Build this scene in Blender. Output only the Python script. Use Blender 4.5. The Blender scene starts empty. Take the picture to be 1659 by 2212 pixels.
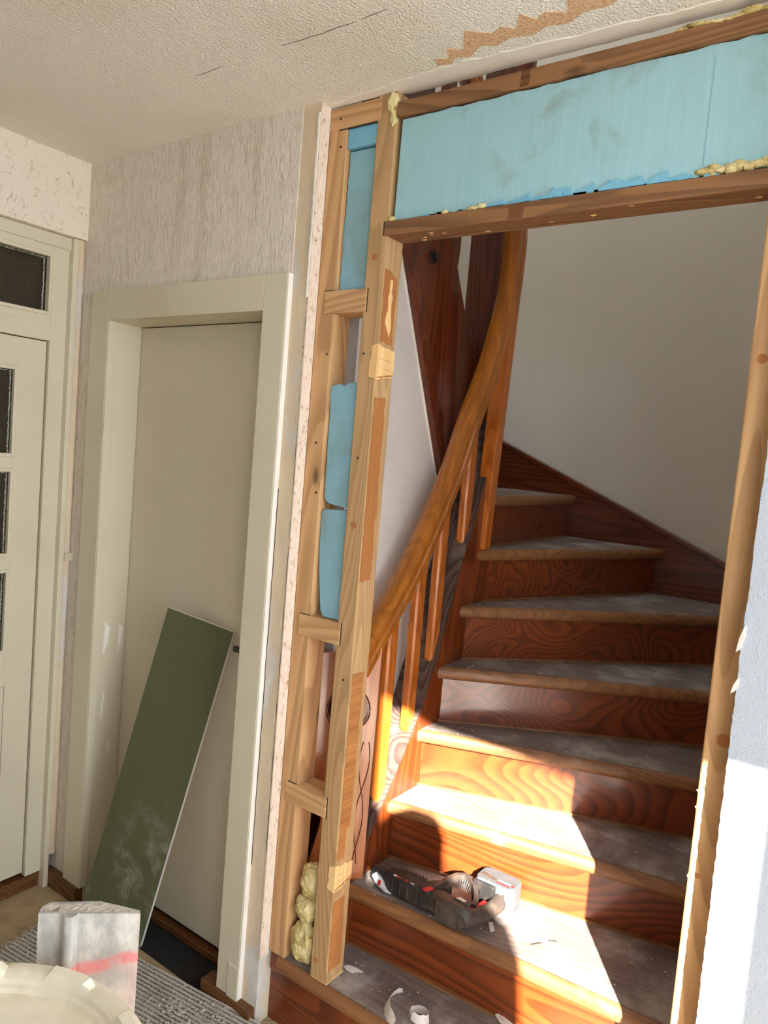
import bpy, bmesh, math, random
from mathutils import Vector, Matrix, noise as mnoise
R = math.radians
SC = bpy.context.scene
COL = SC.collection
random.seed(7)

# ------------------------------------------------------------------ camera
cam = bpy.data.cameras.new('camera')
cam.sensor_fit = 'HORIZONTAL'; cam.sensor_width = 36.0; cam.lens = 36.0 * 1586.1 / 1659.0
cam.clip_start = 0.02; cam.clip_end = 200
co = bpy.data.objects.new('camera', cam); COL.objects.link(co)
yaw, pit, rol = R(-35.126), R(-4.4588), R(4.7744)
fw = Vector((math.sin(yaw) * math.cos(pit), math.cos(yaw) * math.cos(pit), math.sin(pit)))
rt = Vector((math.cos(yaw), -math.sin(yaw), 0)); up = rt.cross(fw)
r_ = rt * math.cos(rol) + up * math.sin(rol); u_ = -rt * math.sin(rol) + up * math.cos(rol)
mw = Matrix((r_, u_, -fw)).transposed().to_4x4(); mw.translation = (0, -1.47, 1.614)
co.matrix_world = mw
SC.camera = co

# ------------------------------------------------------------------ light: bright sky and a low sun through the entrance behind the camera
w = bpy.data.worlds.new('sky'); SC.world = w; w.use_nodes = True
bg = w.node_tree.nodes['Background']; bg.inputs[0].default_value = (0.80, 0.89, 1.0, 1); bg.inputs[1].default_value = 8.0
sun = bpy.data.lights.new('sun', 'SUN'); sun.energy = 32; sun.angle = R(0.6); sun.color = (1.0, 0.95, 0.87)
so = bpy.data.objects.new('sun', sun); COL.objects.link(so)
el, az = R(26.4), R(35.1)
sd = Vector((-math.sin(az) * math.cos(el), math.cos(az) * math.cos(el), -math.sin(el)))
so.rotation_euler = sd.to_track_quat('-Z', 'Y').to_euler(); so.location = (4, -6, 5)
DOOR_X0, DOOR_X1, DOOR_Z, DOOR_Y = 0.395, 1.27, 2.335, -1.95
WX, WIN = 2.4, (-1.8, -0.3, 0.8, 2.25)          # hall window in the right wall: y0, y1, z0, z1
def portal(name, loc, rot, sx, sy):
    l = bpy.data.lights.new(name, 'AREA'); l.shape = 'RECTANGLE'; l.size = sx; l.size_y = sy
    l.cycles.is_portal = True
    o = bpy.data.objects.new(name, l); COL.objects.link(o); o.location = loc; o.rotation_euler = rot
portal('entrance_portal', ((DOOR_X0 + DOOR_X1) / 2, DOOR_Y - 0.1, DOOR_Z / 2), (R(90), 0, 0), DOOR_X1 - DOOR_X0, DOOR_Z)
portal('window_portal', (WX + .1, (WIN[0] + WIN[1]) / 2, (WIN[2] + WIN[3]) / 2), (0, R(90), 0), WIN[3] - WIN[2], WIN[1] - WIN[0])
portal('landing_portal', (-1.2, 0.9, 4.58), (0, 0, 0), 0.5, 0.7)
SC.view_settings.view_transform = 'Standard'; SC.view_settings.look = 'None'
SC.view_settings.gamma = 1; SC.view_settings.use_curve_mapping = False
SC.view_settings.exposure = 0.78
SC.cycles.max_bounces = 10; SC.cycles.diffuse_bounces = 7; SC.cycles.sample_clamp_indirect = 6

# ------------------------------------------------------------------ node helpers
def lin(c):
    return tuple((x / 12.92 if x <= .04045 else ((x + .055) / 1.055) ** 2.4) for x in [v / 255 for v in c]) + (1,)
class NT:
    def __init__(s, name):
        s.m = bpy.data.materials.new(name); s.m.use_nodes = True; s.t = s.m.node_tree
        s.b = s.t.nodes['Principled BSDF']; s.tc = s.t.nodes.new('ShaderNodeTexCoord')
    def n(s, typ, ins=None, **pr):
        q = s.t.nodes.new('ShaderNode' + typ)
        for k, v in pr.items(): setattr(q, k, v)
        for k, v in (ins or {}).items():
            if isinstance(v, bpy.types.NodeSocket): s.t.links.new(v, q.inputs[k])
            else: q.inputs[k].default_value = v
        return q
    def math(s, op, a, b=0.0, c=None):
        d = {0: a, 1: b}
        if c is not None: d[2] = c
        return s.n('Math', d, operation=op).outputs[0]
    def coords(s, scale=(1, 1, 1), rnd=False, src='Object'):
        v = s.tc.outputs[src]
        if rnd:
            oi = s.n('ObjectInfo')
            k = s.math('MULTIPLY', oi.outputs['Random'], 37.0)
            v = s.n('VectorMath', {0: v, 1: s.n('CombineXYZ', {0: k, 1: k, 2: k}).outputs[0]}, operation='ADD').outputs[0]
        return s.n('Mapping', {'Vector': v, 'Scale': scale}).outputs[0]
    def noise(s, vec, scale, detail=3, rough=.55, dist=0.0):
        return s.n('TexNoise', {'Vector': vec, 'Scale': scale, 'Detail': detail, 'Roughness': rough, 'Distortion': dist}).outputs[0]
    def ramp(s, f, stops):
        q = s.n('ValToRGB', {0: f}); e = q.color_ramp.elements
        while len(e) > 2: e.remove(e[0])
        for i, (p, c) in enumerate(stops):
            x = e[i] if i < 2 else e.new(p)
            x.position = p; x.color = c if len(c) == 4 else tuple(c) + (1,)
        return q.outputs[0]
    def smooth(s, f, a, b):
        return s.n('MapRange', {0: f, 1: a, 2: b, 3: 0.0, 4: 1.0}, interpolation_type='SMOOTHSTEP').outputs[0]
    def mix(s, f, a, b, mode='MIX'):
        q = s.n('Mix', {0: f, 6: a, 7: b}, data_type='RGBA', blend_type=mode); return q.outputs[2]
    def bump(s, h, strength, dist=.01):
        q = s.n('Bump', {'Height': h, 'Strength': strength, 'Distance': dist})
        s.t.links.new(q.outputs[0], s.b.inputs['Normal'])
    def out(s, color=None, rough=None, **kw):
        for k, v in (('Base Color', color), ('Roughness', rough)):
            if v is None: continue
            if isinstance(v, bpy.types.NodeSocket): s.t.links.new(v, s.b.inputs[k])
            else: s.b.inputs[k].default_value = v
        for k, v in kw.items():
            k = k.replace('_', ' ')
            if isinstance(v, bpy.types.NodeSocket): s.t.links.new(v, s.b.inputs[k])
            else: s.b.inputs[k].default_value = v
        return s.m

def wood(name, dark, light, axis='X', rings=9., fig=1.0, rough=.5, coat=0., fiber=.35, dust=0., dustc=(190, 180, 168), bump=.15, knots=True, contrast=1., rnd=True):
    s = NT(name)
    a = {'X': 0, 'Y': 1, 'Z': 2}[axis]
    sc = [5.0 * fig] * 3; sc[a] = .55 * fig
    v = s.coords(tuple(sc), rnd)
    f = s.noise(v, 1.0, 1.0, .4, .25)
    ring = s.math('FRACT', s.math('MULTIPLY', f, rings * 4.2))
    ring = s.math('MULTIPLY', s.smooth(ring, .2, .86), s.smooth(ring, 1.0, .93))
    sc2 = [330.] * 3; sc2[a] = 5.
    fb = s.noise(s.coords(tuple(sc2), rnd), 1.0, 2, .6)
    sc3 = [75.] * 3; sc3[a] = 1.6
    fb = s.math('ADD', s.math('MULTIPLY', fb, .6), s.math('MULTIPLY', s.noise(s.coords(tuple(sc3), rnd), 1.0, 2, .5), .55))
    broad = s.noise(s.coords((1.6, 1.6, 1.6), rnd), 1.0, 1)
    t = s.math('ADD', s.math('MULTIPLY', ring, .5 * contrast), s.math('MULTIPLY', fb, fiber))
    t = s.math('ADD', t, s.math('MULTIPLY', broad, .22))
    c = s.ramp(t, [(.25, lin(light)), (1.0, lin(dark))])
    if knots:
        ks = [7.] * 3; ks[a] = 2.6
        vo = s.n('TexVoronoi', {'Vector': s.coords(tuple(ks), rnd), 'Scale': 1.0, 'Randomness': 1.0}).outputs[0]
        k = s.math('SUBTRACT', 1.0, s.smooth(vo, .05, .11))
        c = s.mix(s.math('MULTIPLY', k, .75), c, lin(tuple(x * .45 for x in dark)))
    if dust > 0:
        dn = s.noise(s.coords((1, 1, 1)), 7, 6, .65)
        dm = s.smooth(dn, .62 - dust * .3, .75)
        sp = s.smooth(s.noise(s.coords((1, 1, 1)), 160, 2), .62, .72)
        dm = s.math('MAXIMUM', s.math('MULTIPLY', dm, min(1, dust * 1.3)), s.math('MULTIPLY', sp, dust * .6))
        c = s.mix(dm, c, lin(dustc))
        rgh = s.math('ADD', rough, s.math('MULTIPLY', dm, .35))
    else: rgh = s.math('ADD', rough - .08, s.math('MULTIPLY', broad, .16))
    s.bump(s.math('ADD', fb, s.math('MULTIPLY', ring, .4)), bump, .002)
    return s.out(c, rgh, Coat_Weight=coat, Coat_Roughness=.12)

def paint(name, c, rough=.45, bump=.05, scale=60, stain=None, amt=.3, sscale=3.):
    s = NT(name); v = s.coords()
    n = s.noise(v, scale, 4); b = s.noise(v, sscale, 5, .6)
    cc = s.mix(s.math('MULTIPLY', s.smooth(b, .45, .75), amt), lin(c), lin(stain or tuple(x * .88 for x in c)))
    s.bump(n, bump, .003)
    return s.out(cc, rough)

# ------------------------------------------------------------------ materials
M = {}
def build_materials():
    s = NT('woodchip_ceiling'); v = s.coords()
    vo = s.n('TexVoronoi', {'Vector': s.coords((1, .8, 1)), 'Scale': 210., 'Randomness': 1.0}).outputs[0]
    h = s.math('ADD', s.math('MULTIPLY', s.noise(v, 150, 3), .8), s.math('MULTIPLY', vo, .35))
    sp = s.smooth(s.noise(v, 23, 2), .78, .80)
    c = s.mix(s.smooth(s.noise(v, 2, 4), .4, .7), lin((238, 231, 219)), lin((230, 221, 205)))
    s.bump(h, .85, .006); M['ceiling'] = s.out(s.mix(sp, c, lin((150, 135, 115))), .9)
    s = NT('fibre_wallpaper'); l = None
    for sc3, k, off in (((1, 1, .45), 13., 0), ((1, 1, .6), 19., 3), ((1, 1, .35), 27., 7)):
        v = s.n('VectorMath', {0: s.coords(sc3), 1: (off, off, off)}, operation='ADD').outputs[0]
        e = s.math('ABSOLUTE', s.math('SUBTRACT', s.noise(v, k, 2, .5, .5), .5))
        q = s.math('MULTIPLY', s.math('SUBTRACT', 1.0, s.smooth(e, .002, .012)), s.smooth(s.noise(v, k * 1.7, 2), .5, .62))
        l = q if l is None else s.math('MAXIMUM', l, q)
    c = s.mix(s.math('MULTIPLY', l, .6), lin((233, 222, 203)), lin((164, 142, 110)))
    s.bump(s.math('ADD', s.noise(s.coords(), 220, 2), s.math('MULTIPLY', l, -.5)), .3, .004); M['wallpaper_fibre'] = s.out(c, .9)
    s = NT('crumpled_wallpaper'); v = s.coords((1, 1, .3))
    h = s.noise(v, 75, 4, .6, 1.0); h2 = s.noise(s.coords((1, 1, .55)), 170, 3, .6, 1.2)
    hh = s.math('ADD', h, s.math('MULTIPLY', h2, .45))
    c = s.mix(s.smooth(h, .3, .6), lin((211, 199, 180)), lin((230, 219, 203)))
    c = s.mix(s.math('MULTIPLY', s.smooth(s.noise(s.coords((1, 1, .08)), 9, 3), .55, .75), .35), c, lin((176, 158, 122)))
    s.bump(hh, .75, .008); M['wallpaper_crumple'] = s.out(c, .85)
    s = NT('stripped_plaster'); v = s.coords()
    b = s.noise(v, 26, 6, .65); c = s.ramp(s.noise(s.coords((1, 1, .35)), 9, 6, .6), [(.3, lin((226, 208, 178))), (.5, lin((212, 192, 162))), (.6, lin((206, 200, 190))), (.72, lin((226, 222, 214)))])
    s.bump(b, .35, .006); M['plaster_strip'] = s.out(c, .9)
    s = NT('chipboard_edge'); v = s.coords((1, 1, .6))
    vo = s.n('TexVoronoi', {'Vector': v, 'Scale': 90.}, feature='DISTANCE_TO_EDGE').outputs[0]
    c = s.ramp(s.noise(v, 85, 4, .7), [(.3, lin((168, 126, 92))), (.42, lin((226, 206, 186))), (.7, lin((238, 224, 208)))])
    s.bump(s.noise(v, 90, 3), .5, .006); M['chip_edge'] = s.out(c, .9)
    s = NT('bare_chipboard'); v = s.coords()
    c = s.ramp(s.noise(s.coords((1, 1.6, 1)), 130, 5, .75), [(.3, lin((150, 104, 70))), (.46, lin((212, 168, 128))), (.66, lin((236, 204, 170)))])
    s.bump(s.noise(v, 150, 3), .6, .004); M['chipboard'] = s.out(c, .9)
    M['plaster_white'] = paint('smooth_filler', (236, 230, 218), .9, .25, 40, (205, 196, 180), .5, 9)
    M['cream'] = paint('cream_gloss_paint', (212, 203, 177), .38, .05, 50, (198, 187, 158), .5, 2.2)
    M['cream_leaf'] = paint('cream_leaf_paint', (207, 197, 172), .45, .06, 40, (196, 181, 160), .5, 1.6)
    M['cream_door'] = paint('ivory_door_paint', (215, 206, 180), .42, .06, 90, (202, 192, 164), .4, 3)
    M['white_gloss'] = paint('white_plaster', (226, 219, 212), .75, .06, 70, (196, 188, 182), .6, 2.4)
    M['stair_wall'] = paint('grey_stairwell_plaster', (216, 210, 198), .85, .04, 90, (207, 200, 188), .5, 2)
    s = NT('leather_grain_wallpaper'); v = s.coords((1, 1, .8))
    d = s.noise(v, 80, 4, .6, 2.2); e = s.math('ABSOLUTE', s.math('SUBTRACT', s.noise(v, 62, 2, .5, 1.8), .5))
    hh = s.math('ADD', s.smooth(e, .0, .07), s.math('MULTIPLY', d, .4))
    s.bump(hh, .25, .004); M['white_wallpaper'] = s.out(lin((174, 180, 188)), .75)
    # raw framing timber
    for ax in 'XZ':
        M['pine' + ax] = wood('raw_pine_' + ax, (150, 106, 64), (208, 164, 114), ax, 5, 1.1, .75, 0, .3, 0, bump=.2, knots=True, contrast=.7)
        M['beam' + ax] = wood('aged_brown_timber_' + ax, (92, 60, 34), (152, 108, 68), ax, 6, 1.2, .75, 0, .5, .12, (176, 150, 116), bump=.35, contrast=.7)
    M['post'] = wood('pine_post', (142, 108, 68), (196, 158, 110), 'Z', 6, 1.2, .75, 0, .35, .06, bump=.2, contrast=.6)
    M['fresh'] = wood('freshly_cut_pine', (210, 160, 96), (244, 204, 142), 'Z', 4, 1.2, .8, 0, .3, 0, bump=.3, knots=False, contrast=.6)
    M['stained'] = wood('brown_hinge_stain', (128, 74, 34), (188, 124, 66), 'Z', 6, 1.8, .8, 0, .6, .16, (222, 176, 120), bump=.3, knots=False, contrast=.2)
    M['sawn'] = wood('rough_sawn_face', (148, 92, 44), (216, 154, 84), 'Y', 3, 1.5, .85, 0, 1.1, .06, (236, 190, 130), bump=.8, knots=False, contrast=.1)
    # varnished stair timber
    for ax in 'XYZ':
        M['varnish' + ax] = wood('varnished_stair_pine_' + ax, (62, 24, 8), (138, 64, 24), ax, 7, .8, .34, .35, .5, 0, bump=.08, knots=False, contrast=.68)
        M['dark_varnish' + ax] = wood('dark_varnished_pine_' + ax, (54, 21, 9), (112, 50, 22), ax, 6, .8, .32, .35, .4, 0, bump=.08, knots=False, contrast=.8)
    M['newel_varnish'] = wood('glossy_newel_varnish', (112, 60, 30), (188, 112, 64), 'Z', 4, .9, .3, 1.0, .35, 0, bump=.04, knots=False, contrast=.5)
    M['rail'] = wood('golden_varnished_handrail', (112, 56, 14), (186, 112, 34), 'Z', 3, 1.2, .28, .5, .6, 0, bump=.08, knots=False, contrast=.4)
    M['baluster'] = wood('golden_varnished_baluster', (140, 66, 18), (196, 112, 40), 'Z', 4, 1.5, .33, .35, .4, 0, bump=.08, knots=False, contrast=.7)
    M['tread'] = wood('worn_dusty_tread', (84, 72, 66), (128, 114, 106), 'X', 8, .9, .62, .1, .5, .6, (188, 181, 174), bump=.2, knots=False, contrast=.5)
    M['nosing'] = wood('worn_nosing', (88, 52, 26), (156, 106, 62), 'X', 4, 1.0, .55, .15, .7, .16, (196, 182, 164), bump=.2, knots=False, contrast=.35)
    M['ledge'] = wood('worn_dark_string_top', (58, 40, 34), (104, 80, 68), 'Z', 7, 1., .6, .1, .6, .3, (150, 138, 130), bump=.25, knots=False)
    M['plinth'] = wood('brown_stained_plinth', (70, 40, 18), (118, 74, 36), 'X', 6, 1.2, .5, .1, .4, 0, bump=.1, knots=False)
    # foam boards
    s = NT('blue_rigid_foam'); v = s.coords()
    ln = s.noise(s.coords((1, 1, .03)), 160, 2)
    st = s.smooth(s.noise(v, 9, 5, .65, .6), .5, .72); pl = s.smooth(s.noise(v, 2.6, 2), .36, .58)
    c = s.mix(ln, lin((146, 190, 198)), lin((162, 203, 209)))
    c = s.mix(s.math('MULTIPLY', st, s.math('MULTIPLY', pl, .55)), c, lin((132, 142, 128)))
    s.bump(s.math('ADD', s.math('MULTIPLY', ln, .5), s.noise(v, 45, 3)), .3, .004); M['blue_foam'] = s.out(c, .6)
    s = NT('dirty_blue_foam'); v = s.coords()
    st = s.smooth(s.noise(s.coords((1, 1, .5)), 12, 5, .65), .42, .7)
    c = s.mix(s.math('MULTIPLY', st, .7), lin((136, 182, 196)), lin((126, 150, 146)))
    s.bump(s.noise(v, 40, 4), .45, .008); M['blue_foam_dirty'] = s.out(c, .5)
    M['blue_foam_torn'] = paint('torn_blue_foam', (122, 184, 208), .6, .5, 120, (104, 166, 194), .5, 30)
    s = NT('yellow_spray_foam'); v = s.coords()
    h = s.noise(v, 75, 5, .65); c = s.ramp(s.noise(v, 22, 5, .65), [(.34, lin((110, 88, 40))), (.44, lin((212, 190, 120))), (.65, lin((238, 224, 172)))])
    s.bump(h, .9, .008); M['foam'] = s.out(c, .5, Subsurface_Weight=.0)
    # green moisture-resistant board
    s = NT('green_board_paper'); v = s.coords()
    l = s.noise(s.coords((60, 60, 1.2), src='Generated'), 1, 2)
    dst = s.math('MULTIPLY', s.smooth(s.noise(v, 10, 6, .7, .5), .48, .7), s.smooth(s.tc.outputs['Generated'] and s.n('SeparateXYZ', {0: s.tc.outputs['Generated']}).outputs[2], .52, .18))
    c = s.mix(s.math('MULTIPLY', l, .5), lin((82, 84, 54)), lin((100, 101, 68)))
    c = s.mix(s.math('MULTIPLY', dst, .55), c, lin((168, 160, 140))); s.bump(s.noise(v, 90, 3), .1, .002); M['green_board'] = s.out(c, .75)
    M['gypsum'] = paint('white_gypsum_edge', (226, 220, 212), .9, .2, 90)
    # floor and mats
    M['tile'] = paint('beige_floor_tile', (172, 150, 116), .55, .12, 120, (140, 116, 84), .7, 14)
    M['grout'] = paint('brown_grout', (98, 80, 60), .9, .3, 80)
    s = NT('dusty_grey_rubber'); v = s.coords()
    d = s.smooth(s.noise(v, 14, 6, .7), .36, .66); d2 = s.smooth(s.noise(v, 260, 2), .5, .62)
    gz = s.smooth(s.n('SeparateXYZ', {0: v}).outputs[2], .0275, .0325)  # groove shade put into the colour by height, dust on the rib tops
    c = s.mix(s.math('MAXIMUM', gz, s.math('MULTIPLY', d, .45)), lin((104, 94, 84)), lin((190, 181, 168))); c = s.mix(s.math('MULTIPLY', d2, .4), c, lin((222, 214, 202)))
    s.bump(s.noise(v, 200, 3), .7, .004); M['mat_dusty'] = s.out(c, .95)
    M['mat_black'] = paint('black_ribbed_carpet', (30, 28, 27), .95, .7, 300, (42, 38, 34), .6, 60)
    M['dust'] = paint('pale_rubble_dust', (206, 196, 182), .95, .6, 200, (150, 138, 122), .6, 60)
    # metals, plastics, glass
    s = NT('dusty_aluminium'); v = s.coords()
    d = s.smooth(s.noise(s.coords((1, 1, .5)), 22, 6, .68), .38, .66)
    z = s.n('SeparateXYZ', {0: v}).outputs; hx = s.math('ADD', z[0], .0)
    wob = s.math('MULTIPLY', s.noise(v, 14, 3), .02)
    band = s.math('ADD', s.math('SUBTRACT', z[2], s.math('MULTIPLY', s.math('ADD', z[0], .672), .34)), wob)
    red = s.math('MULTIPLY', s.smooth(band, 1.032, 1.039), s.smooth(band, 1.053, 1.046))
    pink = s.math('MULTIPLY', s.smooth(band, 1.046, 1.03), s.smooth(s.noise(v, 20, 4), .3, .6))
    c = s.mix(d, lin((168, 166, 160)), lin((222, 216, 206)))
    c = s.mix(s.math('MULTIPLY', pink, .35), c, lin((228, 178, 168)))
    c = s.mix(s.math('MULTIPLY', red, s.math('MULTIPLY', s.smooth(s.noise(v, 45, 4), .25, .6), .62)), c, lin((232, 108, 108)))
    s.bump(s.noise(v, 60, 5), .2, .004); M['alu'] = s.out(c, s.math('MULTIPLY_ADD', d, .35, .45), Metallic=.25)
    M['bucket'] = paint('cream_bucket_plastic', (240, 231, 208), .42, .05, 160, (204, 190, 158), .6, 16)
    M['black_plastic'] = paint('dusty_black_plastic', (34, 32, 31), .5, .15, 120, (92, 80, 70), .45, 26)
    M['dark_plastic'] = paint('dark_brown_grey_plastic', (62, 52, 46), .55, .12, 120, (110, 92, 78), .5, 26)
    M['red_plastic'] = paint('red_plastic', (190, 36, 36), .4, .05)
    M['battery_grey'] = paint('dusty_grey_battery_plastic', (72, 77, 80), .5, .1, 90, (92, 92, 90), .6, 30)
    M['white_label'] = paint('white_label_print', (232, 228, 224), .5, .02)
    M['steel'] = paint('scuffed_silver_shoe', (196, 198, 198), .35, .2, 60, (60, 58, 56), .8, 60)
    M['handle'] = paint('dark_metal_handle', (46, 40, 34), .35, .03)
    M['paper'] = paint('torn_white_wallpaper_scrap', (226, 216, 206), .9, .25, 90, (196, 180, 166), .6, 40)
    s = NT('yellowed_tape'); s.out(lin((150, 130, 118)), .3, Alpha=.5); M['tape'] = s.m
    s = NT('obscured_glass'); v = s.coords(); h = s.noise(v, 75, 3, .6, .8)
    s.bump(h, .5, .004); M['glass'] = s.out(lin((150, 132, 100)), .3, Transmission_Weight=.92, IOR=1.45)
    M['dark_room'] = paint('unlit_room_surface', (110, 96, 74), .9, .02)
    M['putty'] = paint('crumbly_glazing_putty', (186, 180, 162), .9, .8, 260, (110, 106, 92), .9, 120)
    M['crack'] = paint('dark_crack', (58, 50, 42), 1, 0)
    M['paving'] = paint('grey_outdoor_paving', (150, 146, 140), .9, .2, 30)
    M['jacket'] = paint('navy_work_jacket', (44, 50, 64), .9, .3, 140)
    M['trousers'] = paint('grey_work_trousers', (70, 68, 66), .9, .3, 140)
    M['skin'] = paint('skin_tone', (206, 160, 132), .5, .05)
    M['hair'] = paint('brown_hair', (62, 44, 30), .7, .5, 240)
    M['phone'] = paint('black_phone_case', (24, 24, 26), .3, .02)
build_materials()

# ------------------------------------------------------------------ mesh helpers
class MB:
    def __init__(s): s.bm = bmesh.new()
    def box(s, x0, x1, y0, y1, z0, z1, bev=0):
        vs = [s.bm.verts.new(p) for p in ((x0, y0, z0), (x1, y0, z0), (x1, y1, z0), (x0, y1, z0), (x0, y0, z1), (x1, y0, z1), (x1, y1, z1), (x0, y1, z1))]
        fs = [s.bm.faces.new([vs[i] for i in f]) for f in ((0, 3, 2, 1), (4, 5, 6, 7), (0, 1, 5, 4), (1, 2, 6, 5), (2, 3, 7, 6), (3, 0, 4, 7))]
        if bev: bmesh.ops.bevel(s.bm, geom=list({e for f in fs for e in f.edges}), offset=bev, segments=2, profile=.6, affect='EDGES')
        return s
    def prism(s, poly, axis, a, b, bev=0):
        """poly: 2-D outline in the two axes other than AXIS (in x, y, z order)"""
        def P(p, t): return {'X': (t, p[0], p[1]), 'Y': (p[0], t, p[1]), 'Z': (p[0], p[1], t)}[axis]
        A = [s.bm.verts.new(P(p, a)) for p in poly]; B = [s.bm.verts.new(P(p, b)) for p in poly]
        n = len(poly); fs = [s.bm.faces.new(A[::-1]), s.bm.faces.new(B)]
        for i in range(n): fs.append(s.bm.faces.new((A[i], A[(i + 1) % n], B[(i + 1) % n], B[i])))
        bmesh.ops.recalc_face_normals(s.bm, faces=fs)
        if bev: bmesh.ops.bevel(s.bm, geom=list({e for f in fs for e in f.edges}), offset=bev, segments=2, profile=.6, affect='EDGES')
        return s
    def rings(s, rs, cap=True, closed=True):
        V = [[s.bm.verts.new(p) for p in r] for r in rs]; n = len(rs[0])
        for a, b in zip(V, V[1:]):
            for i in range(n if closed else n - 1): s.bm.faces.new((a[i], a[(i + 1) % n], b[(i + 1) % n], b[i]))
        if cap and closed: s.bm.faces.new(V[0][::-1]); s.bm.faces.new(V[-1])
        return s
    def sweep(s, path, prof, upv=(0, 0, 1), scale=None):
        path = [Vector(p) for p in path]; rs = []
        for i, p in enumerate(path):
            t = (path[min(i + 1, len(path) - 1)] - path[max(i - 1, 0)]).normalized()
            u = Vector(upv); side = t.cross(u)
            if side.length < 1e-3: side = t.cross(Vector((0, 1, 0)))
            side.normalize(); n = side.cross(t).normalized(); k = scale[i] if scale else 1
            rs.append([p + side * a * k + n * b * k for a, b in prof])
        return s.rings(rs)
    def tube(s, path, r, seg=8):
        rr = r if isinstance(r, (list, tuple)) else None
        pr = [(math.cos(2 * math.pi * i / seg), math.sin(2 * math.pi * i / seg)) for i in range(seg)]
        return s.sweep(path, [(a * (1 if rr else r), b * (1 if rr else r)) for a, b in pr], scale=rr)
    def lathe(s, prof, seg=48, c=(0, 0)):
        return s.rings([[(c[0] + r * math.cos(2 * math.pi * i / seg), c[1] + r * math.sin(2 * math.pi * i / seg), z) for i in range(seg)] for r, z in prof])
    def blob(s, c, r, sub=3, amp=.25, fr=20, seed=0):
        q = bmesh.ops.create_icosphere(s.bm, subdivisions=sub, radius=1)
        for v in q['verts']:
            d = 1 + amp * mnoise.noise(Vector(v.co) * 1.6 + Vector((seed, seed * 2, 0))) + amp * .5 * mnoise.noise(Vector(v.co) * 4.5 + Vector((0, seed, seed)))
            v.co = Vector((c[0] + v.co.x * r[0] * d, c[1] + v.co.y * r[1] * d, c[2] + v.co.z * r[2] * d))
        return s
    def xform(s, m):
        bmesh.ops.transform(s.bm, matrix=m, verts=s.bm.verts); return s
    def build(s, name, m, parent=None, smooth=False, origin=None, bev=0):
        if bev: bmesh.ops.bevel(s.bm, geom=s.bm.edges[:], offset=bev, segments=2, profile=.6, affect='EDGES')
        bmesh.ops.recalc_face_normals(s.bm, faces=s.bm.faces[:])
        me = bpy.data.meshes.new(name); s.bm.to_mesh(me); s.bm.free()
        if smooth:
            for p in me.polygons: p.use_smooth = True
            me.set_sharp_from_angle(angle=R(smooth if smooth > 1 else 40))
        me.materials.append(M[m] if isinstance(m, str) else m)
        o = bpy.data.objects.new(name, me); COL.objects.link(o)
        if parent is not None: o.parent = parent; o.matrix_parent_inverse = parent.matrix_world.inverted()
        return o
def empty(name, loc=(0, 0, 0)):
    o = bpy.data.objects.new(name, None); COL.objects.link(o); o.location = loc; o.empty_display_size = .1
    o.matrix_world = Matrix.Translation(loc); return o
def tag(o, label=None, cat=None, group=None, kind=None):
    for k, v in (('label', label), ('category', cat), ('group', group), ('kind', kind)):
        if v: o[k] = v
    return o
def struct(o, label=None):
    o['kind'] = 'structure'
    if label: o['label'] = label
    return o
def jag(p, q, n, amp, seed=0, ends=True):
    """broken line from p to q (2-D), n pieces, sideways wobble amp"""
    rr = random.Random(seed); out = []
    d = Vector((q[0] - p[0], q[1] - p[1])); nn = Vector((-d.y, d.x)).normalized()
    for i in range(n + 1):
        t = i / n; a = 0 if i in (0, n) and ends else rr.uniform(-amp, amp)
        out.append((p[0] + d.x * t + nn.x * a, p[1] + d.y * t + nn.y * a))
    return out

# ------------------------------------------------------------------ room shell
CZ = 2.485; YW = -.036; XL = -2.30; YF = 1.70
ceiling = MB().prism([(-2.5, -2.1), (2.6, -2.1), (2.6, .03)] + jag((2.59, .03), (-1.08, .028), 90, .0025, 3)[1:] + [(-1.12, .01), (-1.31, .004), (-2.5, .004)], 'Z', CZ, CZ + .24).build('ceiling', 'ceiling')
struct(ceiling, 'cream woodchip ceiling with a torn strip along the opened wall')
# smooth strip where the old wall board met the ceiling, and the torn zigzag beside it
MB().prism(jag((-1.31, -.012), (-.95, -.045), 14, .003, 1) + jag((-.95, -.045), (-.2, -.004), 40, .004, 2)[1:] + [(-.2, .026), (-1.08, .022), (-1.12, .006), (-1.31, .0)], 'Z', CZ - .0022, CZ + .004).build('filler_strip', 'plaster_white', ceiling)
zz = [(-.952, -.052), (-.945, -.078), (-.915, -.066), (-.9, -.1), (-.87, -.083), (-.835, -.142), (-.79, -.108), (-.762, -.12), (-.74, -.1), (-.712, -.142), (-.69, -.112), (-.664, -.126), (-.628, -.105), (-.605, -.17), (-.575, -.155), (-.552, -.118), (-.52, -.192), (-.495, -.172), (-.47, -.186), (-.43, -.15), (-.41, -.166), (-.385, -.14), (-.352, -.162), (-.33, -.134), (-.3, -.15), (-.27, -.12), (-.24, -.13), (-.2, -.1),
      (-.2, -.085), (-.26, -.088), (-.32, -.09), (-.38, -.098), (-.43, -.108), (-.47, -.105), (-.51, -.112), (-.55, -.09), (-.6, -.092), (-.64, -.072), (-.68, -.082), (-.72, -.066), (-.76, -.078), (-.8, -.064), (-.83, -.08), (-.87, -.052), (-.9, -.064), (-.92, -.046)]
tag(MB().prism(zz, 'Z', CZ - .0012, CZ + .004).build('torn_patch', 'chipboard', ceiling), 'bare brown zigzag patch where the ceiling paper tore off')
ck = [(-1.22, -.273), (-1.19, -.2725), (-1.165, -.27), (-1.14, -.271), (-1.109, -.268), (-1.085, -.27), (-1.062, -.271), (-1.035, -.269), (-1.014, -.27)]
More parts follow.
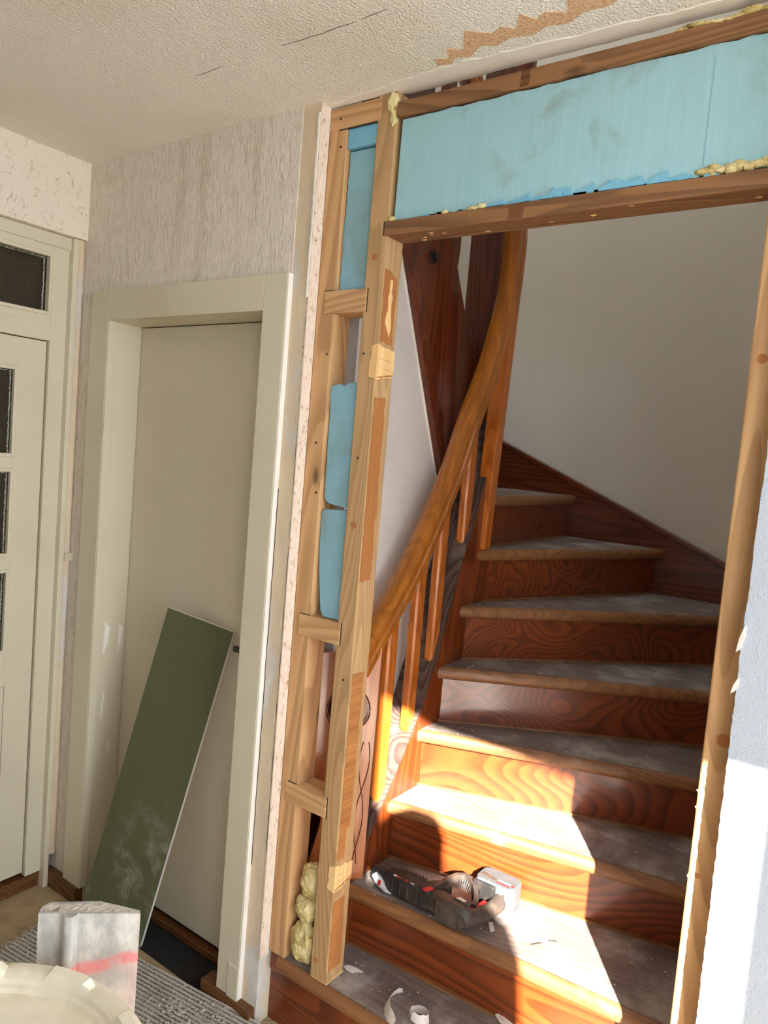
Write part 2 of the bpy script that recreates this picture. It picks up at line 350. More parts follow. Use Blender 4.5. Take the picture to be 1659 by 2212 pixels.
for i, pts in enumerate((ck, [(-1.501, -.271), (-1.47, -.27), (-1.44, -.272), (-1.408, -.272)], [(-1.0, -.27), (-.976, -.273), (-.936, -.274)])):
    MB().prism(pts + [(x, y + .0008 * math.sin(math.pi * j / (len(pts) - 1)) + .0002) for j, (x, y) in enumerate(pts)][::-1], 'Z', CZ - .0008, CZ + .002).build('crack', 'crack', ceiling)

# floor: diagonal beige tiles on a grout bed
floor = struct(MB().box(-2.5, 2.6, -2.1, .02, -.08, -.004).build('floor', 'grout'), 'beige diagonal floor tiles with narrow brown joints')
MB().box(-2.5, 1.7, .02, 1.9, -.08, -.004).build('subfloor', 'grout', floor)
ts = .33
t45 = Matrix.Rotation(R(47.3), 4, 'Z')
org = Vector((-2.379, -.192, 0))
tile_mesh = None
for i in range(-8, 15):
    for j in range(-16, 6):
        c = org + t45 @ Vector(((i + .5) * ts, (j + .5) * ts, 0))
        if not (-2.75 < c.x < 2.85 and -2.3 < c.y < .3): continue
        b = MB().box(-ts / 2 + .002, ts / 2 - .002, -ts / 2 + .002, ts / 2 - .002, -.006, 0, .0012)
        b.xform(Matrix.Translation(c) @ t45)
        for pc, pn in (((-2.5, 0, 0), (-1, 0, 0)), ((2.6, 0, 0), (1, 0, 0)), ((0, .02, 0), (0, 1, 0)), ((0, -2.1, 0), (0, -1, 0))):
            bmesh.ops.bisect_plane(b.bm, geom=b.bm.verts[:] + b.bm.edges[:] + b.bm.faces[:], plane_co=pc, plane_no=pn, clear_outer=True)
        if len(b.bm.faces): b.build('tile', 'tile', floor)
        else: b.bm.free()

# back wall with the wallpaper, the stripped strip and the cut chipboard edge
wall_back = struct(MB().box(-2.5, -1.366, YW, .12, 2.05, CZ).box(-2.5, -2.19, YW, .12, 0, 2.05).build('wall_back', 'wallpaper_crumple'), 'crumpled cream wallpaper over the plain door')
MB().prism([(-1.366, 0), (-1.3045, 0)] + jag((-1.3045, 0.0), (-1.3045, CZ), 60, .0012, 5)[1:-1] + [(-1.3045, CZ), (-1.366, CZ)], 'Y', YW + .003, -.002).build('stripped_strip', 'plaster_strip', wall_back)
MB().box(-1.46, -1.306, -.002, .12, 0, CZ).build('board_backing', 'plaster_strip', wall_back)
MB().prism([(YW + .001, .2), (.0, .2), (.0, CZ - .003), (YW + .001, CZ - .003)], 'X', -1.306, -1.3025).build('cut_board_edge', 'chip_edge', wall_back)
# blobs of old plaster clinging to the strip
pb = MB(); rr = random.Random(4)
for k in range(22):
    z = rr.uniform(.25, 2.4); x = rr.choice((rr.uniform(-1.325, -1.307), rr.uniform(-1.325, -1.307), rr.uniform(-1.36, -1.34)))
    pb.blob((x, YW + .004, z), (rr.uniform(.002, .005), .002, rr.uniform(.006, .025)), 2, .5, seed=k)
tag(pb.build('plaster_residue', 'plaster_strip', wall_back, smooth=True), kind='stuff')
# long torn ridge of plaster near the cut edge
MB().prism(jag((-1.311, 2.0), (-1.311, 2.46), 44, .0022, 8) + [(-1.306, 2.46), (-1.306, 2.0)], 'Y', YW - .002, YW + .004).build('torn_ridge', 'plaster_white', wall_back)
for i, (xa, xb, za, zb) in enumerate(((-1.3085, -1.3085, .5, 1.75), (-1.361, -1.361, .45, 1.5), (-1.308, -1.307, 1.85, 2.06))):
    pts = jag((xa, za), (xb, zb), 36, .0012, 20 + i)
    MB().prism(pts + [(x + .0016, z) for x, z in pts[::-1]], 'Y', YW + .002, YW + .0045).build('crack', 'crack', wall_back)
# vertical wallpaper seam
# left wall
wall_left = struct(MB().box(-2.5, XL, -2.1, YW + .002, 2.237, CZ).box(-2.5, XL - .005, -2.1, -1.09, 0, 2.237).build('wall_left', 'wallpaper_fibre'), 'cream fibre wallpaper above the glazed door')
MB().box(-2.5, -2.306, -.0795, -.062, 0, 2.235, .002).build('jamb_strip', 'cream_door', wall_left)
cb = MB(); cr = [(-.062, -2.312)] + [(-.05 + .014 * math.cos(R(a)), -2.318 + .014 * math.sin(R(a))) for a in (160, 130, 100, 70, 40, 10, -20)] + [(-.034, -2.34), (-.062, -2.34)]
rs = []
for k in range(41):
    z = .115 + k * (2.12 / 40); rs.append([(b + .0016 * mnoise.noise(Vector((a * 40, z * 9, 1))), a + .001 * mnoise.noise(Vector((z * 14, b * 30, 4))), z) for a, b in cr])
cb.rings(rs).build('corner_plaster', 'plaster_strip', wall_left, smooth=True)

# entrance side, right side and the stairwell
wall_front = MB()
wall_front.box(-2.5, DOOR_X0, DOOR_Y - .12, DOOR_Y, 0, CZ).box(DOOR_X1, 2.6, DOOR_Y - .12, DOOR_Y, 0, CZ).box(DOOR_X0, DOOR_X1, DOOR_Y - .12, DOOR_Y, DOOR_Z, CZ)
struct(wall_front.build('wall_front', 'white_wallpaper'), 'white wall round the open entrance behind the viewer')
wr = MB(); y0, y1, z0, z1 = WIN
wr.box(WX, WX + .12, -2.1, y0, 0, CZ).box(WX, WX + .12, y1, .0, 0, CZ).box(WX, WX + .12, y0, y1, 0, z0).box(WX, WX + .12, y0, y1, z1, CZ)
struct(wr.build('wall_right', 'white_wallpaper'), 'white hall wall with a window opening')
WR = -.058
wall_opening = MB().prism(jag((-.2005, 0.0), (-.2045, 1.32), 150, .0009, 11) + jag((-.2045, 1.32), (-.195, CZ), 50, .0014, 12)[1:] + [(2.42, CZ), (2.42, 0)], 'Y', WR, -.004).build('wall_opening', 'white_wallpaper')
struct(wall_opening, 'white textured wallpaper to the right of the stair opening')
fl = MB(); rr = random.Random(9)
for x, z, h in ((-.206, 1.245, .032), (-.2055, 1.32, .05)):
    fl.prism([(x + .004, z + h), (x - .003, z + h * .5), (x - .006, z), (x + .001, z + .006), (x + .006, z + h * .6)], 'Y', WR - .004, WR + .001)
fl.build('torn_paper_flap', 'paper', wall_opening)
struct(MB().box(-2.4, -.05, YF, YF + .15, -.06, 4.75).build('wall_stair_far', 'stair_wall'), 'grey plastered far wall of the stairwell')
struct(MB().box(-.16, .0, .0, YF, -.06, 2.5).box(-.16, 0, .04, YF, 2.5, 4.75).build('wall_stair_right', 'stair_wall'), 'grey plastered right wall of the stairwell')
struct(MB().box(-2.5, -2.3, .12, YF + .1, -.06, 4.75).build('wall_stair_left', 'stair_wall'), 'plastered outer wall beside the upper flight')
struct(MB().box(-2.4, 0, -.12, .024, CZ + .24, 4.75).build('wall_landing', 'stair_wall'), 'plastered wall of the upper landing')
struct(MB().box(-2.4, 0, -.1, .55, 4.6, 4.7).box(-2.4, 0, 1.25, 1.8, 4.6, 4.7).box(-2.4, -1.45, .55, 1.25, 4.6, 4.7).box(-.95, 0, .55, 1.25, 4.6, 4.7).build('ceiling_landing', 'stair_wall'), 'upper landing ceiling with a skylight opening')
# under-stair partition: white face below the upper string
def ul(y): return 2.221 - (y - .295) * 2.11       # lower edge of the upper string
prt = MB().prism([(.22, -.05), (.93, -.05), (.93, ul(.93) + .05), (.14, ul(.14) + .05), (.14, 1.0), (.22, 1.0)], 'X', -1.40, -1.268)
prt.box(-2.3, -1.36, .222, .3, 0, 2.75)
partition = struct(prt.build('wall_partition', 'white_gloss'), 'smooth white wall under the upper stair flight')
MB().prism([(.14 + i * .04, ul(.14 + i * .04) + .006 - .012 - .006 * mnoise.noise(Vector((i * .7, 0, 0)))) for i in range(19)] + [(.86, ul(.86) + .01), (.14, ul(.14) + .01)], 'X', -1.27, -1.262).build('plaster_bead', 'plaster_white', partition)

# ------------------------------------------------------------------ left glazed door
d1 = struct(empty('door_1', (-2.33, -.55, 0)), 'ivory door with three obscured glass panes and a glazed transom')
XD = -2.33
fr = MB().box(-2.42, XD, -.134, -.0795, .055, 2.2).box(-2.42, XD, -1.09, -.98, .055, 2.2).box(-2.42, XD, -.98, -.134, 1.893, 1.95)
fr.build('door_frame', 'cream_door', d1, bev=.0015)
MB().box(-2.42, XD + .008, -1.09, -.0735, 2.196, 2.236, .004).build('head_moulding', 'cream_door', d1)
tf = MB().box(-2.40, XD - .002, -.98, -.134, 1.945, 1.976).box(-2.40, XD - .002, -.98, -.134, 2.170, 2.2).box(-2.40, XD - .002, -.9, -.98, 1.976, 2.17)
tf.build('transom_frame', 'cream_door', d1)
tp = MB().box(-2.366, -2.362, -.97, -.136, 1.974, 2.172).build('pane', 'glass', d1)
def bead_ring(y0, y1, z0, z1, x, wd=.012, d=.006):
    b = MB()
    for a in ((y0, y1, z0 - wd, z0), (y0, y1, z1, z1 + wd), (y0 - wd, y0, z0 - wd, z1 + wd), (y1, y1 + wd, z0 - wd, z1 + wd)): b.box(x - d * 3, x + d, a[0], a[1], a[2], a[3], .0025)
    return b
bead_ring(-.94, -.148, 1.985, 2.16, XD, .0115).build('glazing_bead', 'cream_door', d1)
def putty(y0, y1, z0, z1, x, seed):
    b = MB(); q = random.Random(seed)
    n = 90
    for i in range(n):
        t = i / n
        b.blob((x, y1 - q.uniform(0, .003), z0 + (z1 - z0) * t), (.003, q.uniform(.001, .0035), .0035), 1, .4, seed=i + seed)
    for i in range(80):
        y = y1 - (i / 80) * .35
        b.blob((x, y, z1 - q.uniform(0, .002)), (.003, .003, q.uniform(.001, .0032)), 1, .4, seed=i * 3 + seed)
        if seed < 10: b.blob((x, y, z0 + q.uniform(0, .0015)), (.003, .003, q.uniform(.0005, .0024)), 1, .4, seed=i * 5 + seed)
    return b
tag(putty(-.94, -.148, 1.985, 2.16, -2.358, 3).build('putty_crumbs', 'putty', tp), kind='stuff')
leaf = MB(); XF = XD - .012
cols = [(-.885, -.228)]
rows = [(.861, 1.142), (1.183, 1.471), (1.507, 1.797)]
leaf.box(-2.39, XF, -.228, -.138, .068, 1.89).box(-2.39, XF, -.978, -.885, .068, 1.89).box(-2.39, XF, -.885, -.228, 1.797, 1.89)
leaf.box(-2.39, XF, -.885, -.228, 1.471, 1.507).box(-2.39, XF, -.885, -.228, 1.142, 1.183).box(-2.39, XF, -.885, -.228, .749, .861).box(-2.39, XF, -.885, -.228, .068, .241)
lf = leaf.build('door_leaf', 'cream_door', d1, bev=.0012)
for i, (a, b) in enumerate(rows):
    bead_ring(-.885 + .012, -.228 - .012, a + .012, b - .012, XF, .012, .004).build('glazing_bead', 'cream_door', lf)
    MB().box(-2.368, -2.364, -.875, -.238, a + .008, b - .008).build('pane', 'glass', lf)
    tag(putty(-.87, -.241, a + .014, b - .014, -2.361, 20 + i).build('putty_crumbs', 'putty', lf), kind='stuff')
MB().box(-2.39, XF - .012, -.885, -.228, .241, .749).build('lower_panel', 'cream_door', lf)
bead_ring(-.87, -.245, .258, .732, XF - .006, .016, .005).build('panel_moulding', 'cream_door', lf)
MB().box(-2.44, XD - .004, -1.09, -.0795, 0, .05, .002).build('threshold', 'plinth', d1)
cl = MB().box(-2.33, -2.296, -.062, -.03, 1.163, 1.19, .003).build('latch_bracket', 'cream', d1)
MB().box(-2.297, -2.2935, -.054, -.038, 1.17, 1.183, .001).build('latch_slot', 'plaster_strip', cl)
# dark room seen through the obscured glass
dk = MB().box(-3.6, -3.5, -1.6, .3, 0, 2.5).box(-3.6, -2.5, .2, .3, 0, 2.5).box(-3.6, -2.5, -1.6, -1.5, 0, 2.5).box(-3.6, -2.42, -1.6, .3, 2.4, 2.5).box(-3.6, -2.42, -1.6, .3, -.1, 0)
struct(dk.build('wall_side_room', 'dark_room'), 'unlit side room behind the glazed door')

# ------------------------------------------------------------------ plain door in its deep casing
d2 = struct(empty('door_2', (-1.8, .0, 0)), 'flush cream door set deep inside a wide cream casing')
XA, XB, ZH = -2.141, -1.449, 1.970
MB().box(-2.236, XA, -.05, YW + .004, .055, 2.064, .002).build('casing', 'cream', d2)
MB().box(XB, -1.366, -.05, YW + .004, .055, 2.064, .002).build('casing', 'cream', d2)
MB().box(XA + .0005, XB - .0005, -.05, YW + .004, ZH, 2.064, .002).build('casing', 'cream', d2)
MB().box(-1.3655, -1.362, -.049, YW + .004, .055, 2.063, .001).build('casing_bead', 'plaster_white', d2)
MB().box(-1.405, -1.3625, -.053, YW + .004, .053, .15, .003).build('plinth_block', 'cream', d2)
MB().box(XA - .06, XA, YW, .12, 0, ZH).build('reveal', 'cream', d2)
MB().box(XB, XB + .06, YW, .12, 0, ZH).build('reveal', 'cream', d2)
MB().box(XA - .06, XB + .06, YW, .12, ZH, ZH + .05).build('reveal', 'cream', d2)
MB().box(XA, XA + .006, -.049, -.02, .055, ZH, .002).build('edge_strip', 'cream', d2)
for k, (ya, yb, za, zb) in enumerate(((-.004, .018, .86, .975), (.05, .07, .85, .965), (.0, .012, .62, .74), (.03, .045, .48, .56))):
    MB().prism(jag((ya, za), (ya + .003, zb), 16, .0012, 500 + k) + jag((yb, zb - .02), (yb - .006, za + .04), 16, .0016, 510 + k), 'X', XA - .001, XA + .0006).build('paint_scuff', 'plaster_white', d2)
lf2 = MB().box(XA + .003, XB - .003, .078, .115, .04, ZH - .003, .002).build('door_leaf', 'cream_leaf', d2)
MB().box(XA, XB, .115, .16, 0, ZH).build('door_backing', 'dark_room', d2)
hd = MB().box(-1.587, -1.468, .058, .07, .988, 1.006, .004).build('handle', 'handle', d2)
MB().box(-1.49, -1.462, .072, .079, .93, 1.06, .003).build('handle_plate', 'handle', hd)
MB().tube([(-1.476, .08, .997), (-1.476, .064, .997)], .009, 10).build('handle_neck', 'handle', hd)
tag(MB().box(XA, XB, .062, .09, 0, .022, .002).build('threshold_strip', 'plinth', d2))
# stained plinths under casing and wall
struct(MB().prism([(-2.335, -.078), (-2.306, -.062), (XA, -.062), (XA, -.03), (-2.335, -.03)], 'Z', 0, .056, .003).build('baseboard_back', 'plinth'), 'brown stained plinth under the casing beside the glazed door')
struct(MB().box(-1.508, -1.31, -.056, YW + .03, 0, .054, .003).build('baseboard_stair', 'plinth'), 'brown stained plinth between plain door and staircase')

# ------------------------------------------------------------------ timber stud frame
fm = tag(empty('stud_frame', (-.7, .035, .2)), 'bare pine stud frame of the opened wall round the stairs', 'timber frame')
def stick(name, m, x0, x1, y0, y1, z0, z1, bev=.0025, parent=fm):
    return MB().box(x0, x1, y0, y1, z0, z1, bev).build(name, m, parent)
stick('stud', 'pineZ', -1.302, -1.245, .0, .07, .2112, 2.425)
stick('post', 'post', -1.1505, -1.095, .0, .073, .212, 2.484)
stick('head_rail', 'pineX', -1.302, -1.14, -.001, .07, 2.423, 2.478)
for z0, z1, xa, xb in ((1.963, 2.02, -1.2755, -1.1395), (1.116, 1.173, -1.281, -1.1385), (.653, .708, -1.284, -1.139)):
    stick('noggin', 'pineX', xa, xb, -.004, .069, z0, z1)
stick('lower_beam', 'beamX', -1.103, -.16, -.002, .0705, 2.143, 2.1775)
stick('upper_beam', 'beamX', -1.092, -.16, -.001, .0705, 2.421, 2.457)
st = MB(); z = .2
rs = []
for k in range(60):
    z = .2115 + k * (2.1425 - .2115) / 59; wv = .0009 * mnoise.noise(Vector((0, 0, z * 5)))
    rs.append([(-.256 + wv, .003, z), (-.253 + wv, .0, z), (-.202, 0, z), (-.195, .003, z), (-.195, .07, z), (-.256 + wv * .5, .07, z)])
st.rings(rs).build('right_stud', 'pineZ', fm, smooth=35)
for zc, x1, h in ((1.9915, -1.1395, .06), (1.1445, -1.1385, .06), (.6805, -1.139, .058)):  # dark strips laid on as the shadow lines of the lap joints
    MB().box(x1, x1 + .0028, -.0012, .003, zc - h / 2, zc + h / 2).build('lap_gap_shadow', 'crack', fm)
    MB().box(-1.278, -1.246, -.0012, .003, zc + h / 2 - .0018, zc + h / 2 + .0008).build('lap_gap_shadow', 'crack', fm)
MB().box(-1.27, -1.1505, -.0012, .003, 2.4205, 2.4235).build('lap_gap_shadow', 'crack', fm)
MB().box(-1.1055, -1.1032, -.0012, .003, 2.143, 2.178).build('lap_gap_shadow', 'crack', fm)
# old hinge rebates and chisel marks on the jamb face of the post
pf = -1.095
def face_patch(name, m, pts, d=.0012): return MB().prism(pts, 'X', pf - .002, pf + d).build(name, m, fm)
face_patch('hinge_stain', 'stained', jag((.006, 1.893), (.006, 2.066), 12, .0015, 31) + jag((.03, 2.066), (.058, 2.05), 5, .002, 32) + [(.058, 1.886)])
face_patch('splintered_streak', 'fresh', jag((.03, 2.045), (.024, 1.96), 8, .004, 33) + jag((.02, 1.94), (.04, 1.905), 4, .003, 34) + jag((.046, 1.93), (.04, 2.045), 8, .004, 35), .0024)
face_patch('stained_strip', 'stained', jag((.005, 1.289), (.003, 1.753), 26, .001, 36) + jag((.05, 1.755), (.051, 1.29), 30, .004, 37))
face_patch('sawn_strip', 'sawn', jag((.006, .55), (.008, 1.048), 30, .0018, 38) + jag((.056, 1.047), (.05, .63), 26, .0024, 39) + [(.036, .628), (.034, .547)])
face_patch('stained_strip', 'stained', jag((.005, .245), (.004, .435), 10, .001, 40) + jag((.052, .437), (.058, .243), 12, .0015, 41))
for k, (z0, z1, y0_) in enumerate(((1.797, 1.884, .0), (.466, .538, .0))):
    face_patch('chisel_notch', 'fresh', jag((y0_, z0), (y0_, z1), 4, .002, 300 + k) + jag((y0_, z1), (.072, z1 - .012), 9, .0035, 310 + k)[1:] + jag((.072, z0 + .012), (y0_, z0), 9, .0035, 320 + k)[:-1], .0026)
    MB().prism(jag((-1.114, z0 + .006), (-1.112, z1 - .004), 7, .0024, 330 + k) + [(-1.0925, z1), (-1.0925, z0)], 'Y', -.0016, .002).build('chisel_notch', 'fresh', fm)
    MB().prism(jag((.004, z0 + .004), (.07, z0 + .016), 8, .002, 340 + k) + jag((.07, z0 + .02), (.004, z0 + .007), 8, .001, 350 + k), 'X', pf, pf + .0032).build('chisel_cut', 'stained', fm)
    for t_ in (.35, .6): MB().prism(jag((.004, z0 + (z1 - z0) * t_), (.069, z0 + (z1 - z0) * t_ - .004), 8, .0012, 360 + k) + jag((.069, z0 + (z1 - z0) * t_ - .0032), (.004, z0 + (z1 - z0) * t_ + .0012), 8, .0004, 370 + k), 'X', pf, pf + .0029).build('chisel_cut', 'post', fm)
MB().prism([(-1.1465, .0), (-1.0925, .0), (-1.0925, .071), (-1.1465, .071)], 'Z', .2115, .2135).build('post_foot', 'fresh', fm)
# splinters along the lower edge of the beam and saw fibres on the right stud
sp = MB(); rr = random.Random(12)
for k in range(10):
    x = rr.uniform(-1.08, -.27); y = rr.uniform(.0, .06); sp.prism([(x, 2.1435), (x + rr.uniform(.008, .03), 2.1435), (x + rr.uniform(.004, .02), 2.1425 - rr.uniform(0, .001))], 'Y', y, y + rr.uniform(.002, .008))
for k in range(5):
    z = rr.uniform(.45, 1.5); sp.prism([(-.2555, z), (-.2555, z + rr.uniform(.003, .012)), (-.2575 - rr.uniform(0, .002), z + .004)], 'Y', .001, .004)
tag(sp.build('splinters', 'fresh', fm), kind='stuff')
# nails in the studs
nl = MB()
for x, z in ((-1.268, 2.45), (-1.262, 2.38), (-1.256, 1.5), (-1.27, 1.63), (-1.256, 1.86), (-1.118, 1.03), (-1.136, 1.86), (-1.128, 1.6)):
    nl.tube([(x, -.0012, z), (x, .004, z)], .0032, 8)
tag(nl.build('nail_holes', 'crack', fm), kind='stuff')
kn = MB()
for x, z, r1 in ((-1.124, 2.095, .009), (-1.125, 1.43, .009), (-1.135, .262, .008)):
    kn.tube([(x, -.0008, z), (x, .004, z)], r1, 14)
for x, z, r1 in ((-.236, 1.841, .009), (-.222, 1.138, .013), (-.239, .869, .005)):
    kn.tube([(x, -.0006, z), (x, .004, z)], r1, 14)
tag(kn.build('knots', 'stained', fm), kind='stuff')
MB().prism(jag((-.771, 2.1445), (-.766, 2.1765), 6, .003, 400) + jag((-.732, 2.1765), (-.738, 2.1445), 6, .003, 401), 'Y', -.0026, .002).build('dark_scar', 'plinth', fm)
MB().prism(jag((-.771, 2.4225), (-.768, 2.456), 6, .003, 402) + jag((-.748, 2.456), (-.752, 2.4225), 6, .003, 403), 'Y', -.0016, .002).build('dark_scar', 'plinth', fm)

# ------------------------------------------------------------------ insulation
top_edge = jag((-1.08, 2.4165), (-.158, 2.4195), 40, .002, 50)
bot_edge = jag((-.158, 2.184), (-1.082, 2.1825), 60, .0028, 51)
ins = MB().prism(top_edge + bot_edge, 'Y', .008, .055).build('insulation_board', 'blue_foam')
tag(ins, 'long light blue foam board filling the bay above the opening', 'insulation', 'blue foam boards in the stud frame')
fk = MB(); rr = random.Random(52)
for k in range(40):
    x = rr.uniform(-.9, -.42); h = rr.uniform(.006, .022) * (1 if x > -.8 else .5); l = rr.uniform(.012, .05)
    fk.prism([(x, 2.1795), (x + l, 2.180), (x + l * .9, 2.18 + h), (x + l * .4, 2.18 + h * .6), (x - .004, 2.18 + h * .3)], 'Y', .008 - rr.uniform(.002, .007), .012)
for k in range(30):
    x = rr.uniform(-1.07, -.16); l = rr.uniform(.01, .03)
    fk.prism([(x, 2.1785), (x + l, 2.1785), (x + l, 2.183), (x, 2.184)], 'Y', .004, .012)
tag(fk.build('torn_flakes', 'blue_foam_torn', ins), kind='stuff')
MB().prism([(-.378, 2.186), (-.3765, 2.186), (-.3755, 2.4), (-.377, 2.4)], 'Y', .0072, .01).build('score_line', 'blue_foam_dirty', ins)
lab = {0: 'small pale blue foam offcut under the head rail of the narrow bay', 1: 'tall dirty blue foam piece above the upper noggin in the narrow bay', 2: 'blue foam piece with a ragged top end above another piece', 3: 'lowest blue foam piece standing on the middle noggin'}
def foam_piece(i, pts, y0, y1, m):
    o = MB().prism(pts, 'Y', y0, y1, .002).build('insulation_board', m)
    return tag(o, lab[i], 'insulation', 'blue foam boards in the stud frame')
foam_piece(0, [(-1.2435, 2.3735), (-1.152, 2.373), (-1.152, 2.4215), (-1.2435, 2.4215)], .004, .05, 'blue_foam_torn')
foam_piece(1, [(-1.2435, 2.0215)] + jag((-1.2435, 2.0215), (-1.241, 2.368), 20, .0025, 60)[1:-1] + [(-1.241, 2.369), (-1.153, 2.3685), (-1.153, 2.0215)], .014, .055, 'blue_foam_dirty')
foam_piece(2, jag((-1.238, 1.49), (-1.2435, 1.78), 14, .002, 61) + [(-1.215, 1.786), (-1.2, 1.779), (-1.19, 1.786), (-1.178, 1.789), (-1.153, 1.791), (-1.153, 1.468), (-1.215, 1.474), (-1.231, 1.479)], .012, .05, 'blue_foam_dirty')
foam_piece(3, [(-1.212, 1.1755), (-1.153, 1.1755), (-1.153, 1.464), (-1.236, 1.458), (-1.2435, 1.45), (-1.243, 1.4), (-1.238, 1.3), (-1.222, 1.19)], .012, .048, 'blue_foam_dirty')

# spray foam
sf = tag(empty('spray_foam', (-1.2, .03, .212)), 'lumpy yellow spray foam squeezed between stud and post above the step', 'foam', 'dried yellow spray foam')
for c, r, sd_ in (((-1.199, .032, .272), (.044, .034, .061), 1), ((-1.197, .03, .367), (.04, .032, .036), 5), ((-1.192, .036, .445), (.036, .03, .05), 9)):
    MB().blob(c, r, 5, .2, seed=sd_).build('foam_lump', 'foam', sf, smooth=80)
def foam_bits(lbl, items, seed):
    b = MB()
    for k, (c, r) in enumerate(items): b.blob(c, r, 3, .4, seed=seed + k)
    return tag(b.build('spray_foam', 'foam', smooth=70), lbl, 'foam', 'dried yellow spray foam')
foam_bits('pale yellow spray foam plug at the top of the pine post', [((-1.108, .004, 2.455), (.015, .014, .03)), ((-1.104, .006, 2.42), (.01, .012, .02))], 70)
rr = random.Random(71)
foam_bits('yellow spray foam seam on the lower beam under the blue board', [((x, .004 + rr.uniform(0, .006), 2.186 + rr.uniform(0, .005)), (.014, .009, .006 + rr.uniform(0, .005))) for x in [-.375 + .0155 * k for k in range(14)]], 72)
foam_bits('small yellow foam crumb left of the torn blue foam edge', [((-.86, .003, 2.181), (.017, .007, .005)), ((-.84, .004, 2.183), (.012, .007, .006))], 90)
foam_bits('small yellow foam crumb on the lower beam near the post', [((-.935, .003, 2.181), (.01, .006, .005))], 95)
foam_bits('small yellow foam bead in the corner of lower beam and post', [((-1.086, .004, 2.183), (.01, .008, .006))], 97)
foam_bits('crust of pale foam along the upper beam below the ceiling', [((-.44 + .016 * k, .004, 2.459 + .003 * math.sin(k)), (.014, .008, .0035)) for k in range(10)] + [((-.32, .002, 2.462), (.02, .01, .006))], 99)

# ------------------------------------------------------------------ staircase
stair = tag(empty('staircase', (-.7, .8, 0)), 'varnished wooden winder staircase with worn dusty treads', 'staircase')
XI, XR, RISE, Z1 = -1.155, -.17, .185, .21
NOS = {1: ((-1.262, -.014), (XR, -.006)), 2: ((XI, .146), (XR, .212)), 3: ((XI, .319), (XR, .517)), 4: ((XI, .455), (XR, .822)), 5: ((XI, .545), (XR, 1.178)),
       6: ((XI, .656), (-.18, YF)), 7: ((XI, .741), (-.762, YF)), 8: ((XI, .808), (-1.177, YF)), 9: ((XI - .107, .76), (-1.655, YF)), 10: ((XI - .107, .67), (-2.24, YF)), 11: ((XI - .107, .56), (-2.3, 1.17)), 12: ((XI - .107, .46), (-2.3, .8))}
def zt(n): return Z1 + (n - 1) * RISE
def offs(a, b, d):
    t = Vector((b[0] - a[0], b[1] - a[1])).normalized(); n = Vector((-t.y, t.x))
    return (a[0] + n.x * d, a[1] + n.y * d), (b[0] + n.x * d, b[1] + n.y * d)
for n in range(1, 12):
    a, b = NOS[n]; c, d = NOS[n + 1]
    a2, b2 = a, b
    c2, d2_ = offs(c, d, .055)
    poly = [a2, b2]
    if n == 5: poly += [(XR, YF)]
    if n == 10: poly += [(-2.3, YF)]
    if n == 5: poly += [(-.2, YF)]
    poly += [d2_ if d2_[1] < YF + .03 else (d2_[0], YF + .005), c2]
    zz_ = zt(n)
    # tread slab with a rounded nosing swept along its front edge
    ai, bi = offs(a, b, .018)
    slab = [ai, bi] + poly[2:]
    tr = MB().prism(slab, 'Z', zz_ - .04, zz_)
    t_ob = tr.build('tread', 'tread', stair)
    A = Vector((a[0], a[1], 0)); B = Vector((b[0], b[1], 0)); t = (B - A).normalized(); nn = Vector((-t.y, t.x, 0))
    prof = [(.019, 0), (.012, 0), (.004, -.005), (0, -.014), (0, -.026), (.004, -.035), (.012, -.04), (.019, -.04)]
    segs = 28; rs = []
    for k in range(segs + 1):
        p = A + (B - A) * (k / segs); wob = .0016 * mnoise.noise(p * 22 + Vector((n, 0, 0)))
        rs.append([p + nn * (u + (wob if u < .01 else 0)) + Vector((0, 0, zz_ + v)) for u, v in prof])
    MB().rings(rs).build('nosing', 'nosing', t_ob, smooth=60)
    # riser below the nosing
    a3, b3 = offs(a, b, .032); a4, b4 = offs(a, b, .05)
    z_lo = zt(n - 1) - .01 if n > 1 else 0
    if n == 1: a3 = (-1.304, a3[1]); a4 = (-1.304, a4[1])
    MB().prism([a3, b3, b4, a4], 'Z', z_lo, zz_ - .0395).build('riser', 'varnishX', stair)
    # thin line of dirt and quarter bead where riser meets the tread below
    if 1 < n < 9:
        a5, b5 = offs(a, b, .024)
        MB().prism([a5, b5, b3, a3], 'Z', zt(n - 1) - .001, zt(n - 1) + .006).build('dirt_line', 'nosing', stair)
MB().box(-1.304, -1.258, .012, .03, .15, .206, .002).build('riser_end', 'varnishX', stair)
# inner string of the lower flight and its worn top
SP = [(.074, .355), (.205, .385), (.216, .491), (.275, .573), (.37, .697), (.467, .844), (.529, .988), (.614, 1.235), (.69, 1.42), (.757, 1.573), (.835, 1.76)]
XW = -1.266
MB().prism(SP + [(.835, 1.2), (.62, .75), (.44, .38), (.3, .12), (.074, .12)], 'X', XW, XI).build('inner_string', 'varnishZ', stair)
MB().rings([[(XI + .0015, y - .0, z + .001), (XW, y, z + .001), (XW, y + .004, z - .003), (XI + .0015, y + .004, z - .003)] for y, z in SP]).build('string_top', 'ledge', stair)
MB().box(XW, XI, .02, .06, .11, .209).build('string_foot', 'varnishY', stair)
# wall string along far and right walls
def wz(x): return 1.131 + (-.2 - x) * .4195
MB().prism([(-2.3, wz(-2.3)), (-.17, wz(-.17)), (-.17, .75), (-.6, .95), (-2.3, 1.55)], 'Y', YF - .035, YF).build('wall_string', 'dark_varnishX', stair)
MB().prism([(-2.3, wz(-2.3)), (-.17, wz(-.17)), (-.17, wz(-.17) + .022), (-2.3, wz(-2.3) + .022)], 'Y', YF - .046, YF, .004).build('string_moulding', 'dark_varnishX', stair)
MB().prism([(0.02, .34), (.2, .5), (.9, .92), (YF, wz(-.17)), (YF, .6), (.9, .3), (.02, 0.02)], 'X', -.192, -.158).build('wall_string', 'dark_varnishY', stair)
